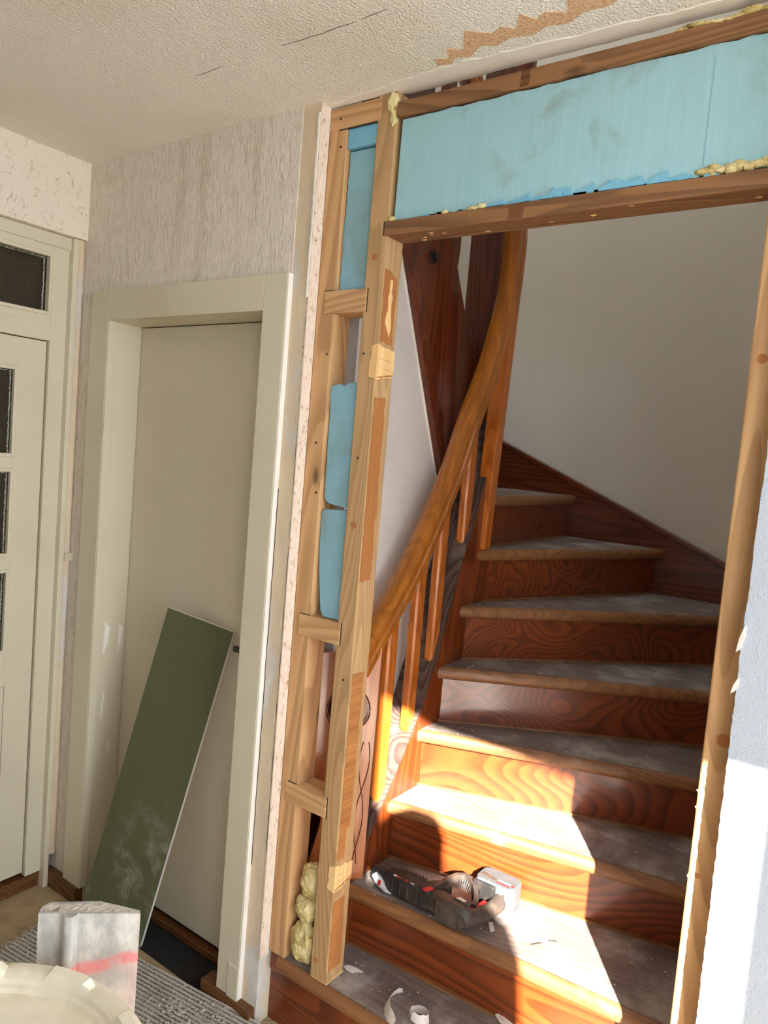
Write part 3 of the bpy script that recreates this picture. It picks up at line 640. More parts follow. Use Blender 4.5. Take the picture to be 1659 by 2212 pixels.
# upper flight: string, batten, bolt
def uu(y): return 2.314 - (y - .559) * 1.75
YT = 3.1
ys = [.0 + .06 * k for k in range(15)]
MB().prism([(.076, ul(.076))] + [(y, ul(y)) for y in (.2, .4, .6, .8)] + [(.84, ul(.84)), (.84, uu(.84)), (.7, uu(.7)), (.559, uu(.559)), (.4, 2.62), (.25, 2.95), (.076, 3.3)], 'X', -1.315, -1.252).build('upper_string', 'dark_varnishZ', stair)
MB().prism([(.1, ul(.1)), (.84, ul(.84)), (.84, ul(.84) + .11), (.1, ul(.1) + .11)], 'X', -1.256, -1.241, .005).build('string_batten', 'dark_varnishZ', stair)
bolt = MB(); bolt.tube([(-1.254, .455, 2.225), (-1.242, .455, 2.225)], .021, 6)
bolt.tube([(-1.242, .455, 2.225), (-1.234, .455, 2.225)], .011, 10); tag(bolt.build('bolt', 'handle', stair, smooth=30), 'black iron bolt head')
# newel planks
MB().prism([(-1.352, 1.2), (-1.172, 1.2), (-1.172, 3.15), (-1.352, 3.15)], 'Y', .845, .872, .004).build('newel_plank', 'dark_varnishZ', stair)
MB().prism([(-1.19, 1.3195), (-1.1395, 1.3195), (-1.113, 2.2), (-1.165, 2.2)], 'Y', .754, .8, .005).build('newel_edge', 'baluster', stair)
# carved newel board, turned towards the entrance
th = R(42); uvec = Vector((-math.cos(th), -math.sin(th), 0)); nvec = Vector((math.sin(th), -math.cos(th), 0)); P0 = Vector((-1.145, .203, 0))
outer = [(0, .36), (.165, .36), (.16, .44), (.135, .55), (.132, .62), (.165, .69), (.188, .76), (.19, .9), (.19, 1.0), (.182, 1.05), (.05, 1.06), (0, 1.075)]
hole = [(.08 + .058 * math.cos(a) * (1 - .12 * math.sin(a)), .897 + .062 * math.sin(a)) for a in [2 * math.pi * k / 28 for k in range(28)]]
bm = bmesh.new()
def addloop(pts, dd): 
    vs = [bm.verts.new(P0 + uvec * u + Vector((0, 0, z)) - nvec * dd) for u, z in pts]
    return vs, [bm.edges.new((vs[i], vs[(i + 1) % len(vs)])) for i in range(len(vs))]
lo = []
for dd in (0, .028):
    v1, e1 = addloop(outer, dd); v2, e2 = addloop(hole, dd)
    bmesh.ops.triangle_fill(bm, use_beauty=True, use_dissolve=False, edges=e1 + e2); lo.append((v1, v2))
for q in (0, 1):
    A_, B_ = lo[0][q], lo[1][q]
    for i in range(len(A_)): bm.faces.new((A_[i], A_[(i + 1) % len(A_)], B_[(i + 1) % len(A_)], B_[i]))
nb = MB(); nb.bm = bm
nbo = nb.build('newel_board', 'newel_varnish', stair)
MB().box(-1.40, -1.27, .203, .219, .25, 1.02).build('hole_shade_panel', 'dark_varnishZ', stair)  # dark panel added behind the eye hole so its inside looks shaded
for sg in (1, -1):
    pts = []
    for k in range(26):
        t = k / 25; z = .80 - t * .36
        u = .022 + sg * .0125 * math.sin(t * 6.6 + .5) * (1.25 - .5 * t) + .008 * t
        pts.append(P0 + uvec * u + Vector((0, 0, z)) + nvec * .0006)
    MB().tube(pts, .0016, 6).build('carved_stem', 'dark_varnishZ', nbo)
hb = [P0 + uvec * u + Vector((0, 0, z)) + nvec * .001 for u, z in [(.08 + (p[0] - .08) * 1.05, .897 + (p[1] - .897) * 1.05) for p in hole] + [(.08 + (hole[0][0] - .08) * 1.05, .897)]]
MB().tube(hb, .0022, 6).build('eye_moulding', 'dark_varnishZ', nbo)
# balusters: flat square section, chamfered feet
def baluster(y, z0, z1, x=-1.182, m='baluster', wy=.046, wx=.03):
    rs = []
    for k, z in enumerate((z0 - .0, z0 + .05, z1)):
        kk = .35 if k == 0 else 1
        c = .006; hx, hy = wx / 2 * (1 if k else .6), wy / 2
        yo = (hy * .65 if k == 0 else 0)
        prof = [(-hx + c, -hy * kk + yo), (hx - c, -hy * kk + yo), (hx, (-hy + c) * kk + yo), (hx, (hy - c) * kk + yo), (hx - c, hy * kk + yo), (-hx + c, hy * kk + yo), (-hx, (hy - c) * kk + yo), (-hx, (-hy + c) * kk + yo)]
        rs.append([(x + a, y + b, z) for a, b in prof])
    return MB().rings(rs).build('baluster', m, stair, smooth=30)
def st_z(y):
    for (a, b), (c, d) in zip(SP, SP[1:]):
        if a <= y <= c: return b + (d - b) * (y - a) / (c - a)
    return SP[-1][1]
RPX = [-1.178, -1.176, -1.165, -1.148, -1.135, -1.122, -1.12, -1.122]
RP0 = [(.193, 1.087), (.355, 1.268), (.538, 1.539), (.647, 1.76), (.744, 1.938), (.824, 2.154), (.842, 2.298), (.837, 2.42)]
RP = [((y + 1.47) * x / -1.18 - 1.47, 1.614 + (z - 1.614) * x / -1.18) for (y, z), x in zip(RP0, RPX)]
def rail_z(y):
    for (a, b), (c, d) in zip(RP0, RP0[1:]):
        if a <= y <= c: return b + (d - b) * (y - a) / (c - a)
    return RP0[0][1] - (RP0[0][0] - y) * 1.1
for y in (.297, .428, .538, .676): baluster(y, st_z(y - .03) - .01, rail_z(y) - .03)
for y, wd in ((.262, .086), (.395, .056), (.516, .056), (.625, .05)): baluster(y, max(uu(y), 2.25), 3.2, -1.285, 'dark_varnishZ', wd)
# handrail: swept round the turn
def cr_(p0, p1, p2, p3, t):
    return .5 * ((2 * p1) + (-p0 + p2) * t + (2 * p0 - 5 * p1 + 4 * p2 - p3) * t * t + (-p0 + 3 * p1 - 3 * p2 + p3) * t ** 3)
hp = [Vector((x, y, z)) for (y, z), x in zip(RP, RPX)]
hp = [Vector((-1.178, .13, 1.02))] + hp + [Vector((-1.15, .72, 2.55)), Vector((-1.22, .72, 2.66)), Vector((-1.275, .7, 2.75)), Vector((-1.29, .6, 2.9)), Vector((-1.29, .4, 3.3))]
path = []
for i in range(len(hp) - 1):
    g = lambda k: hp[max(0, min(len(hp) - 1, k))]
    for k in range(6): path.append(cr_(g(i - 1), g(i), g(i + 1), g(i + 2), k / 6))
path.append(hp[-1])
pr = [(.031, -.03), (.031, -.012), (.026, -.008), (.026, -.002), (.031, .002), (.031, .018), (.022, .032), (.008, .038), (-.008, .038), (-.022, .032), (-.031, .018), (-.031, .002), (-.026, -.002), (-.026, -.008), (-.031, -.012), (-.031, -.03), (-.022, -.036), (.022, -.036)]
rs = []
for i, p in enumerate(path):
    t = (path[min(i + 1, len(path) - 1)] - path[max(i - 1, 0)]).normalized()
    side = Vector((1, 0, 0)) - t * t.x; side.normalize(); n2 = side.cross(t)
    if n2.z < 0 and i < 40: n2 = n2
    rs.append([p + side * a + (n2 if n2.y < .9 else n2) * b for a, b in pr])
MB().rings(rs).build('handrail', 'rail', stair, smooth=25)

# ------------------------------------------------------------------ green board leaning in the niche
gb = tag(empty('plasterboard_strip', (-1.9, -.05, .012)), 'narrow green plasterboard offcut leaning in the door niche', 'plasterboard')
TL, TR, BR, BL = Vector((-1.815, -.006, 1.087)), Vector((-1.588, .058, 1.047)), Vector((-1.79, -.056, .013)), Vector((-2.022, -.13, .013))
nb_ = (TR - TL).cross(BL - TL).normalized()
if nb_.y > 0: nb_ = -nb_
def slab4(pts, t0, t1):
    b = MB(); b.rings([[p - nb_ * t0 for p in pts], [p - nb_ * t1 for p in pts]]); return b
slab4([TL, TR, BR, BL], .0, .0006).build('paper_face', 'green_board', gb)
slab4([TL, TR, BR, BL], .0006, .0125).build('gypsum_core', 'gypsum', gb)

# ------------------------------------------------------------------ mats on the floor
def ribbed(x0, x1, y0, y1, z0, z1, pitch, m, name, seed, wob=.0):
    b = MB(); n = int((y1 - y0) / pitch); nx = 40; V = []
    for j in range(n * 4 + 1):
        y = y0 + j * pitch / 4; row = []
        h = (0, .55, 1, .55)[j % 4]
        for i in range(nx + 1):
            x = x0 + (x1 - x0) * i / nx
            q = Vector((x * 16, y * 16, seed))
            row.append((x + (wob * mnoise.noise(Vector((y * 60, 3, seed))) if i in (0, nx) else 0), y, z0 + (z1 - z0) * (.35 + .65 * h * (.85 + .3 * mnoise.noise(q)))))
        V.append(row)
    b.rings(V, cap=False, closed=False)
    b.box(x0, x1, y0, y1, 0.0005, z0 + .002)
    return b.build(name, m, smooth=True)
def rot_about(o, px, py, a):
    o.matrix_world = Matrix.Translation((px, py, 0)) @ Matrix.Rotation(a, 4, 'Z') @ Matrix.Translation((-px, -py, 0))
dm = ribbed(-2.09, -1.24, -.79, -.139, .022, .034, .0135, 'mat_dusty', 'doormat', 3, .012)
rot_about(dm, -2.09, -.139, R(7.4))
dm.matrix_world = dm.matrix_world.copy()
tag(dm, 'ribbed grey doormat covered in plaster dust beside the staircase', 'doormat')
rb = MB(); q = random.Random(77)
for k in range(420):
    x, y = q.uniform(-2.08, -1.25), q.uniform(-.7, -.15)
    if q.random() < .5: x, y = q.gauss(-1.42, .09), q.gauss(-.24, .035)
    if x > -1.25 or y > -.15: continue
    r0 = q.uniform(.0012, .004)
    rb.blob((x, y, .034), (r0 * q.uniform(.8, 2), r0, r0 * .7), 1, .4, seed=k)
cm = rb.build('plaster_crumbs', 'dust'); cm.parent = dm; tag(cm, kind='stuff')
fz = MB(); q = random.Random(78)
for k in range(240):
    x, y = -2.09 + q.uniform(-.012, .012), q.uniform(-.62, -.145); l = q.uniform(.006, .024)
    fz.tube([(x, y, .028), (x - l * .6, y + q.uniform(-.006, .006), .032), (x - l, y + q.uniform(-.012, .012), .022)], q.uniform(.0006, .0013), 4)
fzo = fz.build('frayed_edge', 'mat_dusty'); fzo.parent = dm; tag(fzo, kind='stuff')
bm_ = ribbed(-2.12, -1.462, -.048, .06, .001, .008, .0085, 'mat_black', 'carpet_strip', 8)
tag(bm_, 'black ribbed carpet in the niche at the foot of the plain door', 'carpet')

# ------------------------------------------------------------------ straightedge and buckets in the foreground
se = tag(empty('straightedge', (-.66, -1.0, .0)), 'dusty aluminium straightedge standing upright behind the bucket lid', 'straightedge')
sc_ = .958
F0, F1 = Vector((-.699, -1.052, 0)), Vector((-.621, -.981, 0))
ex = (F1 - F0).normalized(); ey = Vector((-ex.y, ex.x, 0)); W_ = (F1 - F0).length
prof = [(.0, 0), (W_, 0), (W_ * .985, .006), (W_ * .55, .022), (W_ * .06, .02), (.0, .012)]
def P3(u, v, z): return F0 + ex * u + ey * v + Vector((0, 0, z))
out_, in_ = prof, [(W_ * .03, .003), (W_ * .9, .003), (W_ * .86, .0075), (W_ * .54, .019), (W_ * .085, .017), (W_ * .03, .011)]
b = MB()
b.rings([[P3(u, v, 0) for u, v in out_], [P3(u, v, 1.098) for u, v in out_]], cap=False)
b.rings([[P3(u, v, 1.098) for u, v in out_], [P3(u, v, 1.098) for u, v in in_], [P3(u, v, 1.05) for u, v in in_]], cap=False)
b.build('profile', 'alu', se)
b = MB(); V = []
for k in range(1, 9):
    V.append([P3(W_ * .05 + (u - W_ * .05) * 1.0 if k else u, v, 1.0955 + .0022 * mnoise.noise(Vector((u * 200, v * 200, k)))) for u, v in in_][:])
fill = [P3(W_ * .47 + (u - W_ * .47) * 1.02, .010 + (v - .010) * 1.02, 1.06) for u, v in in_]
gx = 26; b2 = MB(); rows = []
for i in range(gx + 1):
    u = W_ * (.035 + .92 * i / gx); lo = .002
    hi = .0185 if u < W_ * .55 else .0185 - (u - W_ * .55) / (W_ * .42) * .0145
    hi = min(hi, .012 + u * 1.2)
    rows.append([P3(u, lo + (hi - lo) * j / 6, 1.097 - (.012 if (W_ * .08 < u < W_ * .17 and j < 4) else 0) + .002 * mnoise.noise(Vector((u * 260, j * 1.7, 2)))) for j in range(7)])
b2.rings(rows, cap=False, closed=False); b2.build('plaster_fill', 'dust', se)
MB().rings([[P3(W_ * .315 + .0084 * math.cos(a), .001 - .0105 * math.sin(a), z) for a in [math.pi * k / 10 for k in range(11)]] + [P3(W_ * .24, .002, z)] for z in (0, 1.0, 1.0995)]).build('bead_rib', 'alu', se, smooth=50)
sm = MB()
for k in range(5): sm.tube([P3(W_ * (.245 + .03 * k), .004, 1.075), P3(W_ * (.245 + .03 * k), .004, 1.0755)], .0005, 5)
sm.bm.free()

def bucket(z, lbl, first=None):
    if first is None:
        e = empty('bucket', (-.585, -1.205, z)); r1 = .171
        pr_ = [(.14, 0), (.146, .004), (.162, .30), (.168, .31), (.168, .328), (.163, .33), (.158, .33), (.14, .01)]
        MB().lathe([(max(a, .001), h) for a, h in pr_], 56).xform(Matrix.Translation((-.585, -1.205, z))).build('body', 'bucket', e, smooth=40)
        # lid: rim band with tear-off notches, stepped ring, recessed disc
        lp = [(.173, .312), (.175, .322), (.1745, .342), (.171, .3475), (.164, .349), (.157, .3485), (.1515, .345), (.1505, .340), (.1465, .3385), (.1445, .3345), (.138, .334), (.06, .3335), (.0005, .3335)]
        b = MB(); seg = 144; rs = []
        for r, h in lp:
            ring = []
            for i in range(seg):
                a = 2 * math.pi * i / seg; ph = (math.degrees(a) + 9) % 36
                k = 0
                if .152 < r < .166 and h > .34: k = .006 * (1 if ph < 17 else 0)
                rr_ = r - (.0035 if (.152 < r < .16 and ph < 17) else 0)
                ring.append((rr_ * math.cos(a), rr_ * math.sin(a), h + k))
            rs.append(ring)
        b.rings(rs, cap=False)
        ld = b.xform(Matrix.Translation((-.585, -1.205, z))).build('lid', 'bucket', e, smooth=35)
        dn = MB()
        for k in range(7):
            a = random.Random(k).uniform(0, 6.28); rr_ = random.Random(k + 9).uniform(.002, .009)
            dn.blob((rr_ * math.cos(a), rr_ * math.sin(a), .3345), (.004, .002, .0012), 2, .5, seed=k)
        dn.xform(Matrix.Translation((-.585 - .085, -1.205 + .045, z))).build('plaster_splash', 'dust', ld)
    else:
        e = first.copy(); COL.objects.link(e); e.location = (-.585, -1.205, z)
        for ch in list(first.children):
            if ch.name.startswith('lid') and z < .6: continue
            c = ch.copy(); COL.objects.link(c); c.parent = e; c.matrix_parent_inverse = ch.matrix_parent_inverse
    return tag(e, lbl, 'bucket', 'stacked plastic buckets')
BZ = 1.058 - .349
bk = bucket(BZ, 'cream plastic bucket with a segmented round lid, topmost of its stack')
bk2 = bucket(BZ - .36, 'cream plastic bucket in the middle of the stack', bk)
bk3 = bucket(BZ - .695, 'cream plastic bucket on the floor tiles at the bottom of the stack', bk)

# ------------------------------------------------------------------ cordless saw lying on the second tread
sw = tag(empty('reciprocating_saw', (-.93, .2, .396)), 'black and red cordless reciprocating saw lying on the second tread', 'saw')
zb = .3965
def hull(name, m, secs, smooth=35, parent=sw):
    """secs: (x, y0, y1, z0, z1, chamfer)"""
    rs = []
    for x, y0, y1, z0, z1, c in secs:
        rs.append([(x, y0 + c, z0), (x, y1 - c, z0), (x, y1, z0 + c), (x, y1, z1 - c), (x, y1 - c, z1), (x, y0 + c, z1), (x, y0, z1 - c), (x, y0, z0 + c)])
    return MB().rings(rs).build(name, m, parent, smooth=smooth)
hull('gear_housing', 'black_plastic', [(-1.068, .2, .23, zb + .008, zb + .05, .006), (-1.058, .191, .236, zb + .002, zb + .057, .007), (-1.0, .189, .238, zb, zb + .06, .007), (-.93, .187, .24, zb, zb + .063, .008), (-.915, .19, .236, zb + .004, zb + .06, .008)])
hull('motor_housing', 'dark_plastic', [(-.918, .194, .232, zb + .006, zb + .056, .008), (-.89, .186, .234, zb + .003, zb + .06, .009), (-.86, .18, .228, zb + .002, zb + .063, .010), (-.82, .176, .222, zb + .002, zb + .064, .012), (-.798, .182, .216, zb + .008, zb + .058, .013), (-.79, .19, .208, zb + .018, zb + .046, .008)])
mpl = MB().prism([(-.886, zb + .012), (-.822, zb + .006), (-.803, zb + .018), (-.801, zb + .042), (-.822, zb + .054), (-.886, zb + .056)], 'Y', .1725, .182, .002).build('end_plate', 'dark_plastic', sw)
for x in (-.874, -.816):
    for dz in (.016, .034): MB().box(x - .002, x + .002, .1715, .175, zb + dz, zb + dz + .012).build('vent_slot', 'crack', mpl)
hull('blade_clamp', 'black_plastic', [(-1.118, .2, .222, zb + .012, zb + .046, .006), (-1.108, .196, .226, zb + .006, zb + .052, .007), (-1.09, .198, .226, zb + .006, zb + .05, .006), (-1.066, .2, .226, zb + .01, zb + .046, .006)])
shoe = MB().prism([(-1.104, zb + .034), (-1.094, zb + .044), (-1.078, zb + .036), (-1.05, zb + .012), (-1.036, zb + .004), (-1.056, zb + .003), (-1.086, zb + .014)], 'Y', .186, .198, .002).build('shoe', 'steel', sw)
MB().prism([(-1.08, zb + .016), (-1.072, zb + .016), (-1.070, zb + .03), (-1.077, zb + .032)], 'Y', .1845, .187).build('release_button', 'red_plastic', shoe)
MB().tube([(-1.116, .21, zb + .03), (-1.122, .21, zb + .03)], .007, 10).build('blade_slot', 'steel', sw)
for x in (-1.035, -1.01, -.985, -.955, -.935): MB().box(x, x + .0025, .1865, .19, zb + .012, zb + .048, .0008).build('housing_rib', 'dark_plastic', sw)
for k in range(9): MB().box(-1.045 + .0105 * k, -1.041 + .0105 * k, .237, .246, zb + .04, zb + .06 + .001 * (k % 2), .0008).build('cooling_fin', 'dark_plastic', sw)
MB().prism([(-.937, .19), (-.925, .19), (-.914, .208), (-.926, .212)], 'Z', zb + .058, zb + .0655, .0015).build('lock_button', 'red_plastic', sw)
for k, (x, mm) in enumerate(((-1.035, 'white_label'), (-1.022, 'red_plastic'), (-.998, 'red_plastic'), (-.978, 'white_label'))):
    MB().box(x, x + .011, .193, .1965, zb + .0585, zb + .0605).build('label_print', mm, sw)
# triangular vent panel and ribbed hand guard
vp = MB().prism([(-.962, .236), (-.955, .265), (-.925, .296), (-.905, .3), (-.9, .286), (-.91, .25), (-.935, .228)], 'Z', zb + .012, zb + .046, .003).build('vent_panel', 'dark_plastic', sw)
for k in range(4): MB().prism([(-.95 + .009 * k, .243 + .008 * k), (-.947 + .009 * k, .241 + .008 * k), (-.918 + .004 * k, .268 + .006 * k), (-.921 + .004 * k, .27 + .006 * k)], 'Z', zb + .045, zb + .0465).build('vent_slot', 'crack', vp)
gpath = [(-.922, .226, zb + .05), (-.918, .262, zb + .048), (-.915, .3, zb + .046), (-.907, .328, zb + .045), (-.89, .343, zb + .045), (-.868, .339, zb + .045), (-.848, .32, zb + .045), (-.83, .295, zb + .044), (-.815, .268, zb + .042), (-.808, .24, zb + .04)]
MB().sweep(gpath, [(-.006, -.014), (.006, -.014), (.008, 0), (.006, .012), (-.006, .012), (-.008, 0)]).build('hand_guard', 'dark_plastic', sw, smooth=50)
q = MB(); cx, cy = -.872, .272
for k in range(16):
    a = R(20 + k * 7.5) if k < 16 else 0
    px_, py_ = cx + .062 * math.cos(a) * .95, cy + .066 * math.sin(a)
    q.tube([(px_, py_, zb + .05), (px_ * .72 + cx * .28, py_ * .72 + cy * .28, zb + .028)], .0016, 5)
tag(q.build('guard_ribs', 'black_plastic', sw), kind='stuff')
MB().tube([(-.815, .195, zb + .03), (-.797, .216, zb + .029), (-.785, .245, zb + .028), (-.778, .275, zb + .028), (-.775, .305, zb + .029), (-.777, .335, zb + .031)], [.024, .0235, .021, .02, .021, .0235], 14).build('grip', 'dark_plastic', sw, smooth=70)
MB().sweep([(-.808, .235, zb + .034), (-.8, .262, zb + .034), (-.797, .29, zb + .034)], [(-.006, -.008), (.006, -.008), (.006, .008), (-.006, .008)]).build('trigger', 'red_plastic', sw)
MB().prism([(-.852, .208), (-.838, .228), (-.808, .222), (-.815, .204)], 'Z', zb + .055, zb + .066, .002).build('sliding_cover', 'dark_plastic', sw)
MB().prism([(-.846, .211), (-.838, .222), (-.818, .218), (-.82, .209)], 'Z', zb + .0655, zb + .067).build('clear_sticker', 'paper', sw)
bt = MB().prism([(-.846, .326), (-.75, .326), (-.738, .342), (-.738, .386), (-.75, .398), (-.838, .398), (-.852, .384), (-.852, .34)], 'Z', zb, zb + .076, .004).build('battery', 'battery_grey', sw)
MB().prism([(-.852, .316), (-.79, .316), (-.786, .33), (-.852, .332)], 'Z', zb + .004, zb + .07, .003).build('battery_mount', 'black_plastic', bt)
MB().box(-.856, -.846, .322, .345, zb + .012, zb + .058, .003).build('battery_latch', 'red_plastic', bt)
MB().prism([(-.845, .345), (-.8, .338), (-.795, .352), (-.84, .362)], 'Z', zb + .075, zb + .0775, .001).build('battery_recess', 'dark_plastic', bt)
for k in range(5): MB().box(-.79 + .0075 * k, -.7845 + .0075 * k, .346, .353, zb + .0755, zb + .0768).build('label_print', 'white_label', bt)
for k in range(5): MB().box(-.792 + .0078 * k, -.7855 + .0078 * k, .337, .3435, zb + .0755, zb + .0768).build('label_print', 'red_plastic', bt)
MB().box(-.752, -.744, .345, .352, zb + .0755, zb + .0768).build('label_print', 'red_plastic', bt)
MB().box(-.765, -.76, .3245, .328, zb + .046, zb + .056).build('battery_slot', 'crack', bt)

# ------------------------------------------------------------------ scraps and splinters on the steps
def ribbon(name, pts, wd, m, lbl, cat, lean=0, grp=None, seed=0):
    """a curled paper strip standing on edge: pts = (x, y, z of the lower edge)"""
    b = MB(); A_ = []; B_ = []
    for i, p in enumerate(pts):
        p = Vector(p); t = (Vector(pts[min(i + 1, len(pts) - 1)]) - Vector(pts[max(i - 1, 0)])).normalized()
        sd_ = Vector((0, 0, 1)); side = t.cross(sd_); upw = (sd_ + side * lean).normalized()
        k = wd * (1 + .2 * mnoise.noise(Vector((i * .8, seed, 0)))) * (1 if 0 < i < len(pts) - 1 else .7)
        A_.append(p); B_.append(p + upw * k)
    th_ = .0009
    def nrm(i):
        t = (Vector(pts[min(i + 1, len(pts) - 1)]) - Vector(pts[max(i - 1, 0)])); n = Vector((-t.y, t.x, 0)); return n.normalized() * th_
    b.rings([[A_[i], B_[i], B_[i] + nrm(i), A_[i] + nrm(i)] for i in range(len(pts))])
    return tag(b.build(name, m, smooth=40), lbl, cat, grp)
G_ = 'torn wallpaper scraps on the bottom step'
T1 = .2105
arc = [(-.928 + .0 , .112, T1 + .002), (-.938, .1, T1 + .001), (-.942, .08, T1), (-.94, .058, T1), (-.932, .038, T1), (-.918, .02, T1), (-.9, .008, T1), (-.88, .002, T1 + .001)]
ribbon('paper_scrap', arc, .026, 'paper', 'wide open curl of white wallpaper on the bottom step', 'scrap', -.5, G_, 3)
arc = [(-.842 + .027 * math.cos(a), .062 + .021 * math.sin(a), T1 + .0005 * k) for k, a in enumerate([R(200 - 20 * i) for i in range(17)])]
ribbon('paper_scrap', arc, .024, 'paper', 'tight ring of curled white wallpaper on the bottom step', 'scrap', .15, G_, 5)
def flake(name, pts, z, m, lbl, cat, grp=None, curl=.004):
    b = MB(); c = Vector((sum(p[0] for p in pts) / len(pts), sum(p[1] for p in pts) / len(pts)))
    top = [(x, y, z + .001 + curl * abs((x - c.x)) / .02 * .5) for x, y in pts]; bot = [(x, y, zz_ - .0008) for x, y, zz_ in top]
    b.rings([bot, top]); return tag(b.build(name, m), lbl, cat, grp)
flake('paper_scrap', [(-1.103, .085), (-1.095, .1), (-1.075, .108), (-1.05, .1035), (-1.047, .101), (-1.06, .094), (-1.072, .083), (-1.09, .08)], T1, 'paper', 'sickle shaped white wallpaper flake at the foot of the pine post', 'scrap', G_)
flake('paper_scrap', [(-.735, .218), (-.722, .226), (-.706, .224), (-.713, .213)], T1, 'paper', 'tiny white wallpaper flake against the second riser', 'scrap', G_)
flake('paper_scrap', [(-.70, .2), (-.69, .214), (-.668, .213), (-.65, .2), (-.655, .185), (-.68, .188)], T1 + .003, 'paper', 'crumpled cream wallpaper scrap at the lower picture edge of the step', 'scrap', G_, .01)
flake('tape_strip', [(-.82, .165), (-.8, .196), (-.712, .215), (-.725, .178)], T1, 'tape', 'strip of old clear tape stuck on the bottom step', 'tape', None, .0)
flake('saw_chip', [(-.775, .272), (-.766, .28), (-.745, .25), (-.752, .238)], .3955, 'paper', 'small pale chip beside the saw grip', 'chip')
for k, (x, y, l, a) in enumerate(((-.64, .278, .03, .95), (-.612, .318, .022, .5))):
    o = MB().box(-l / 2, l / 2, -.0012, .0012, 0, .002).xform(Matrix.Translation((x, y, .396)) @ Matrix.Rotation(a, 4, 'Z')).build('wood_splinter', 'crack')
    tag(o, ('longer dark wood splinter on the sunlit second tread', 'shorter dark wood splinter on the sunlit second tread')[k], 'splinter', 'splinters on the second tread')
q = random.Random(55)
for n in (1, 2, 3, 4, 5, 6):
    b = MB(); a, bb = NOS[n]; c, d = NOS[n + 1]
    for k in range(46):
        u, t = q.uniform(.02, .93), q.uniform(.05, .9)
        f = Vector(a).lerp(Vector(bb), u); g = Vector(c).lerp(Vector(d), u); p = f.lerp(g, t)
        if p.y > 1.62: continue
        r0 = q.uniform(.0006, .0024); b.blob((p.x, p.y, zt(n) + r0 * .3), (r0 * q.uniform(1, 2), r0, r0 * .6), 1, .4, seed=k)
    tag(b.build('dust_crumbs', 'dust', stair), kind='stuff')

# ------------------------------------------------------------------ ground outside the entrance
struct(MB().box(-14, 16, -30, -2.08, -.4, -.12).build('ground_outside', 'paving'), 'grey paved forecourt outside the entrance')

# ------------------------------------------------------------------ the photographer, standing behind the camera in the entrance light
def skin_mesh(name, pts, edges, rad, m, parent=None, root=0, lv=2):
    me = bpy.data.meshes.new(name); me.from_pydata(pts, edges, []); o = bpy.data.objects.new(name, me); COL.objects.link(o)
    o.modifiers.new('skin', 'SKIN'); ss = o.modifiers.new('sub', 'SUBSURF'); ss.levels = lv; ss.render_levels = lv
    for i, v in enumerate(me.skin_vertices[0].data):
        v.radius = rad[i] if isinstance(rad[i], tuple) else (rad[i], rad[i]); v.use_root = i == root
    dg = bpy.context.evaluated_depsgraph_get(); em = bpy.data.meshes.new_from_object(o.evaluated_get(dg))
    o.modifiers.clear(); o.data = em; em.materials.clear(); em.materials.append(M[m])
    for p in em.polygons: p.use_smooth = True
    if parent is not None: o.parent = parent; o.matrix_parent_inverse = parent.matrix_world.inverted()
    return o
PX, PY = .53, -1.74
pe = tag(empty('person', (PX, PY, 0)), 'person in a navy jacket and grey trousers holding a phone up, in the entrance', 'person')
J = {'pel': (.485, PY - .02, 1.0), 'waist': (.485, PY - .01, 1.15), 'chest': (.485, PY, 1.42), 'nb': (.495, PY, 1.575), 'neck': (.45, PY + .015, 1.62), 'head0': (.41, PY + .03, 1.665), 'head1': (.365, PY + .035, 1.715), 'head2': (.355, PY + .03, 1.765),
     'hl': (.44, PY - .02, .95), 'kl': (.42, PY + .03, .5), 'al': (.41, PY, .09), 'tl': (.39, PY + .15, .045), 'hr': (.62, PY - .02, .95), 'kr': (.65, PY + .01, .5), 'ar': (.67, PY - .04, .09), 'tr': (.70, PY + .11, .045),
     'sl': (.292, PY + .01, 1.565), 'el': (.268, PY + .05, 1.16), 'wl': (.0, -1.60, 1.46), 'ml': (-.01, -1.555, 1.53),
     'sr': (.635, PY - .01, 1.575), 'er': (.65, PY + .04, 1.3), 'wr': (.2, -1.575, 1.5), 'mr': (.115, -1.545, 1.555)}
RD = {'pel': (.19, .12), 'waist': (.205, .12), 'chest': (.185, .12), 'nb': (.09, .08), 'neck': .055, 'head0': .075, 'head1': .09, 'head2': .07, 'hl': .09, 'kl': .062, 'al': .045, 'tl': .042, 'hr': .09, 'kr': .062, 'ar': .045, 'tr': .042,
      'sl': .083, 'el': .07, 'wl': .034, 'ml': .034, 'sr': .075, 'er': .06, 'wr': .034, 'mr': .034}
ks = list(J); ed = [('pel', 'waist'), ('waist', 'chest'), ('chest', 'nb'), ('nb', 'neck'), ('neck', 'head0'), ('head0', 'head1'), ('head1', 'head2'), ('pel', 'hl'), ('hl', 'kl'), ('kl', 'al'), ('al', 'tl'), ('pel', 'hr'), ('hr', 'kr'), ('kr', 'ar'), ('ar', 'tr'),
                    ('nb', 'sl'), ('sl', 'el'), ('el', 'wl'), ('wl', 'ml'), ('nb', 'sr'), ('sr', 'er'), ('er', 'wr'), ('wr', 'mr')]
body = skin_mesh('body', [J[k] for k in ks], [(ks.index(a), ks.index(b)) for a, b in ed], [RD[k] for k in ks], 'skin', pe)
body.data.materials.append(M['jacket']); body.data.materials.append(M['trousers']); body.data.materials.append(M['handle'])
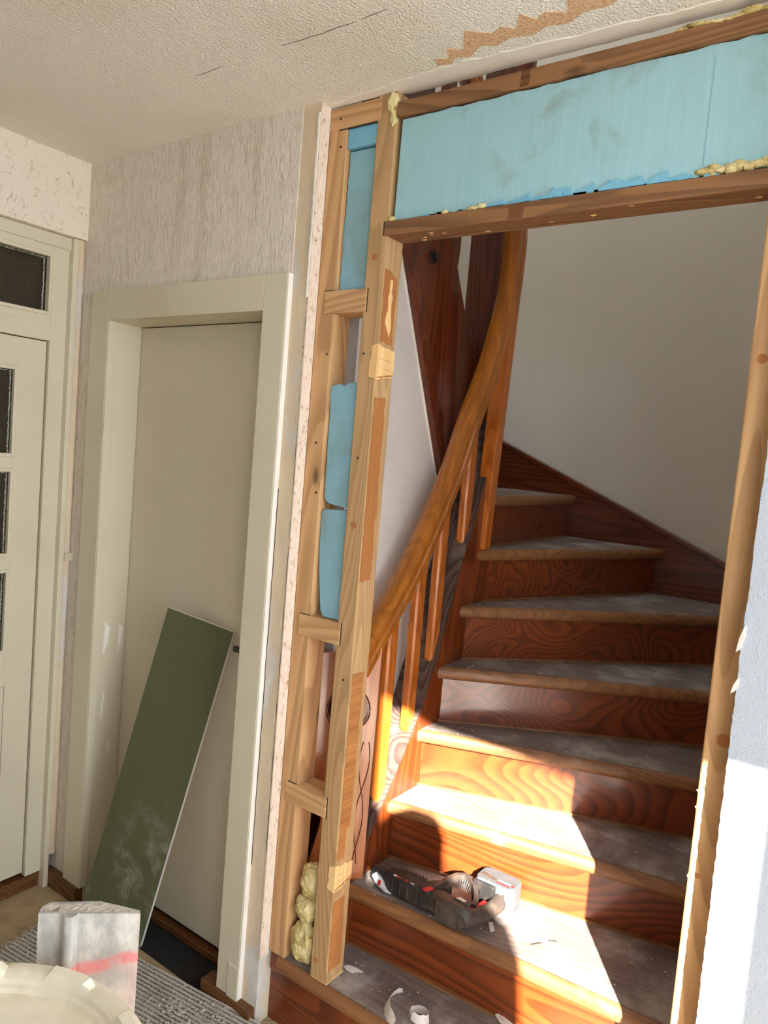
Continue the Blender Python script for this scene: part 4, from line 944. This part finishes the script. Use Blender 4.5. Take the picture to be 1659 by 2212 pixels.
for p in body.data.polygons:
    c = p.center; arm_end = (Vector(c) - Vector(J['ml'])).length < .1 or (Vector(c) - Vector(J['mr'])).length < .1
    p.material_index = 0 if c.z > 1.64 or arm_end else 1 if c.z > .97 else 2 if c.z > .12 else 3
hc = Vector(J['head1'])
MB().blob(hc + Vector((0, -.015, .012)), (.1, .108, .09), 4, .06, seed=3).build('hair', 'hair', pe, smooth=80)
fc = MB(); fc.blob(hc + Vector((-.004, .1, -.03)), (.014, .02, .024), 3, .05)
for sx in (-1, 1): fc.blob(hc + Vector((sx * .094, .01, -.02)), (.012, .022, .034), 3, .05)
fc.bm.free()
MB().blob(hc + Vector((-.004, .1, -.03)), (.014, .02, .024), 3, .05).build('nose', 'skin', pe, smooth=80)
for sx in (-1, 1): MB().blob(hc + Vector((sx * .094, .01, -.02)), (.012, .022, .034), 3, .05).build('ear', 'skin', pe, smooth=80)
for sx in (-1, 1): MB().blob(hc + Vector((sx * .034, .089, -.0)), (.014, .008, .009), 3, 0).build('eye', 'white_label', pe, smooth=80)
MB().blob(hc + Vector((0, .087, -.065)), (.024, .006, .007), 3, 0).build('mouth', 'red_plastic', pe, smooth=80)
lens = Vector((0, -1.47, 1.614)); u3, r3, f3 = u_, r_, fw
ph = lens - f3 * .05 + r3 * .024 - u3 * .055
for side, base in ((-1, 'ml'), (1, 'mr')):
    b0 = Vector(J[base]); fts = []
    for k in range(4):
        tip = ph + r3 * (side * .047) + u3 * (-.05 + .024 * k) - f3 * .002
        mid = (b0 + tip) / 2 + r3 * side * .02 + u3 * .004 * k
        fts.append((b0 + u3 * (-.02 + .012 * k), mid, tip))
    for k, (a, m_, c) in enumerate(fts + [(b0 - u3 * .01, (b0 + ph) / 2 - f3 * .02 - u3 * .03, ph + r3 * side * .02 - u3 * .05 - f3 * .0125)]):
        skin_mesh('finger', [tuple(a), tuple(m_), tuple(c)], [(0, 1), (1, 2)], [.0095, .009, .0075], 'skin', pe, 0, 1)
b = MB().box(-.037, .037, -.075, .075, -.004, .004, .003); mm = Matrix((r3, u3, -f3)).transposed().to_4x4(); mm.translation = ph
tag(b.xform(mm).build('phone', 'phone'), 'black phone held up by the person in the entrance', 'phone')
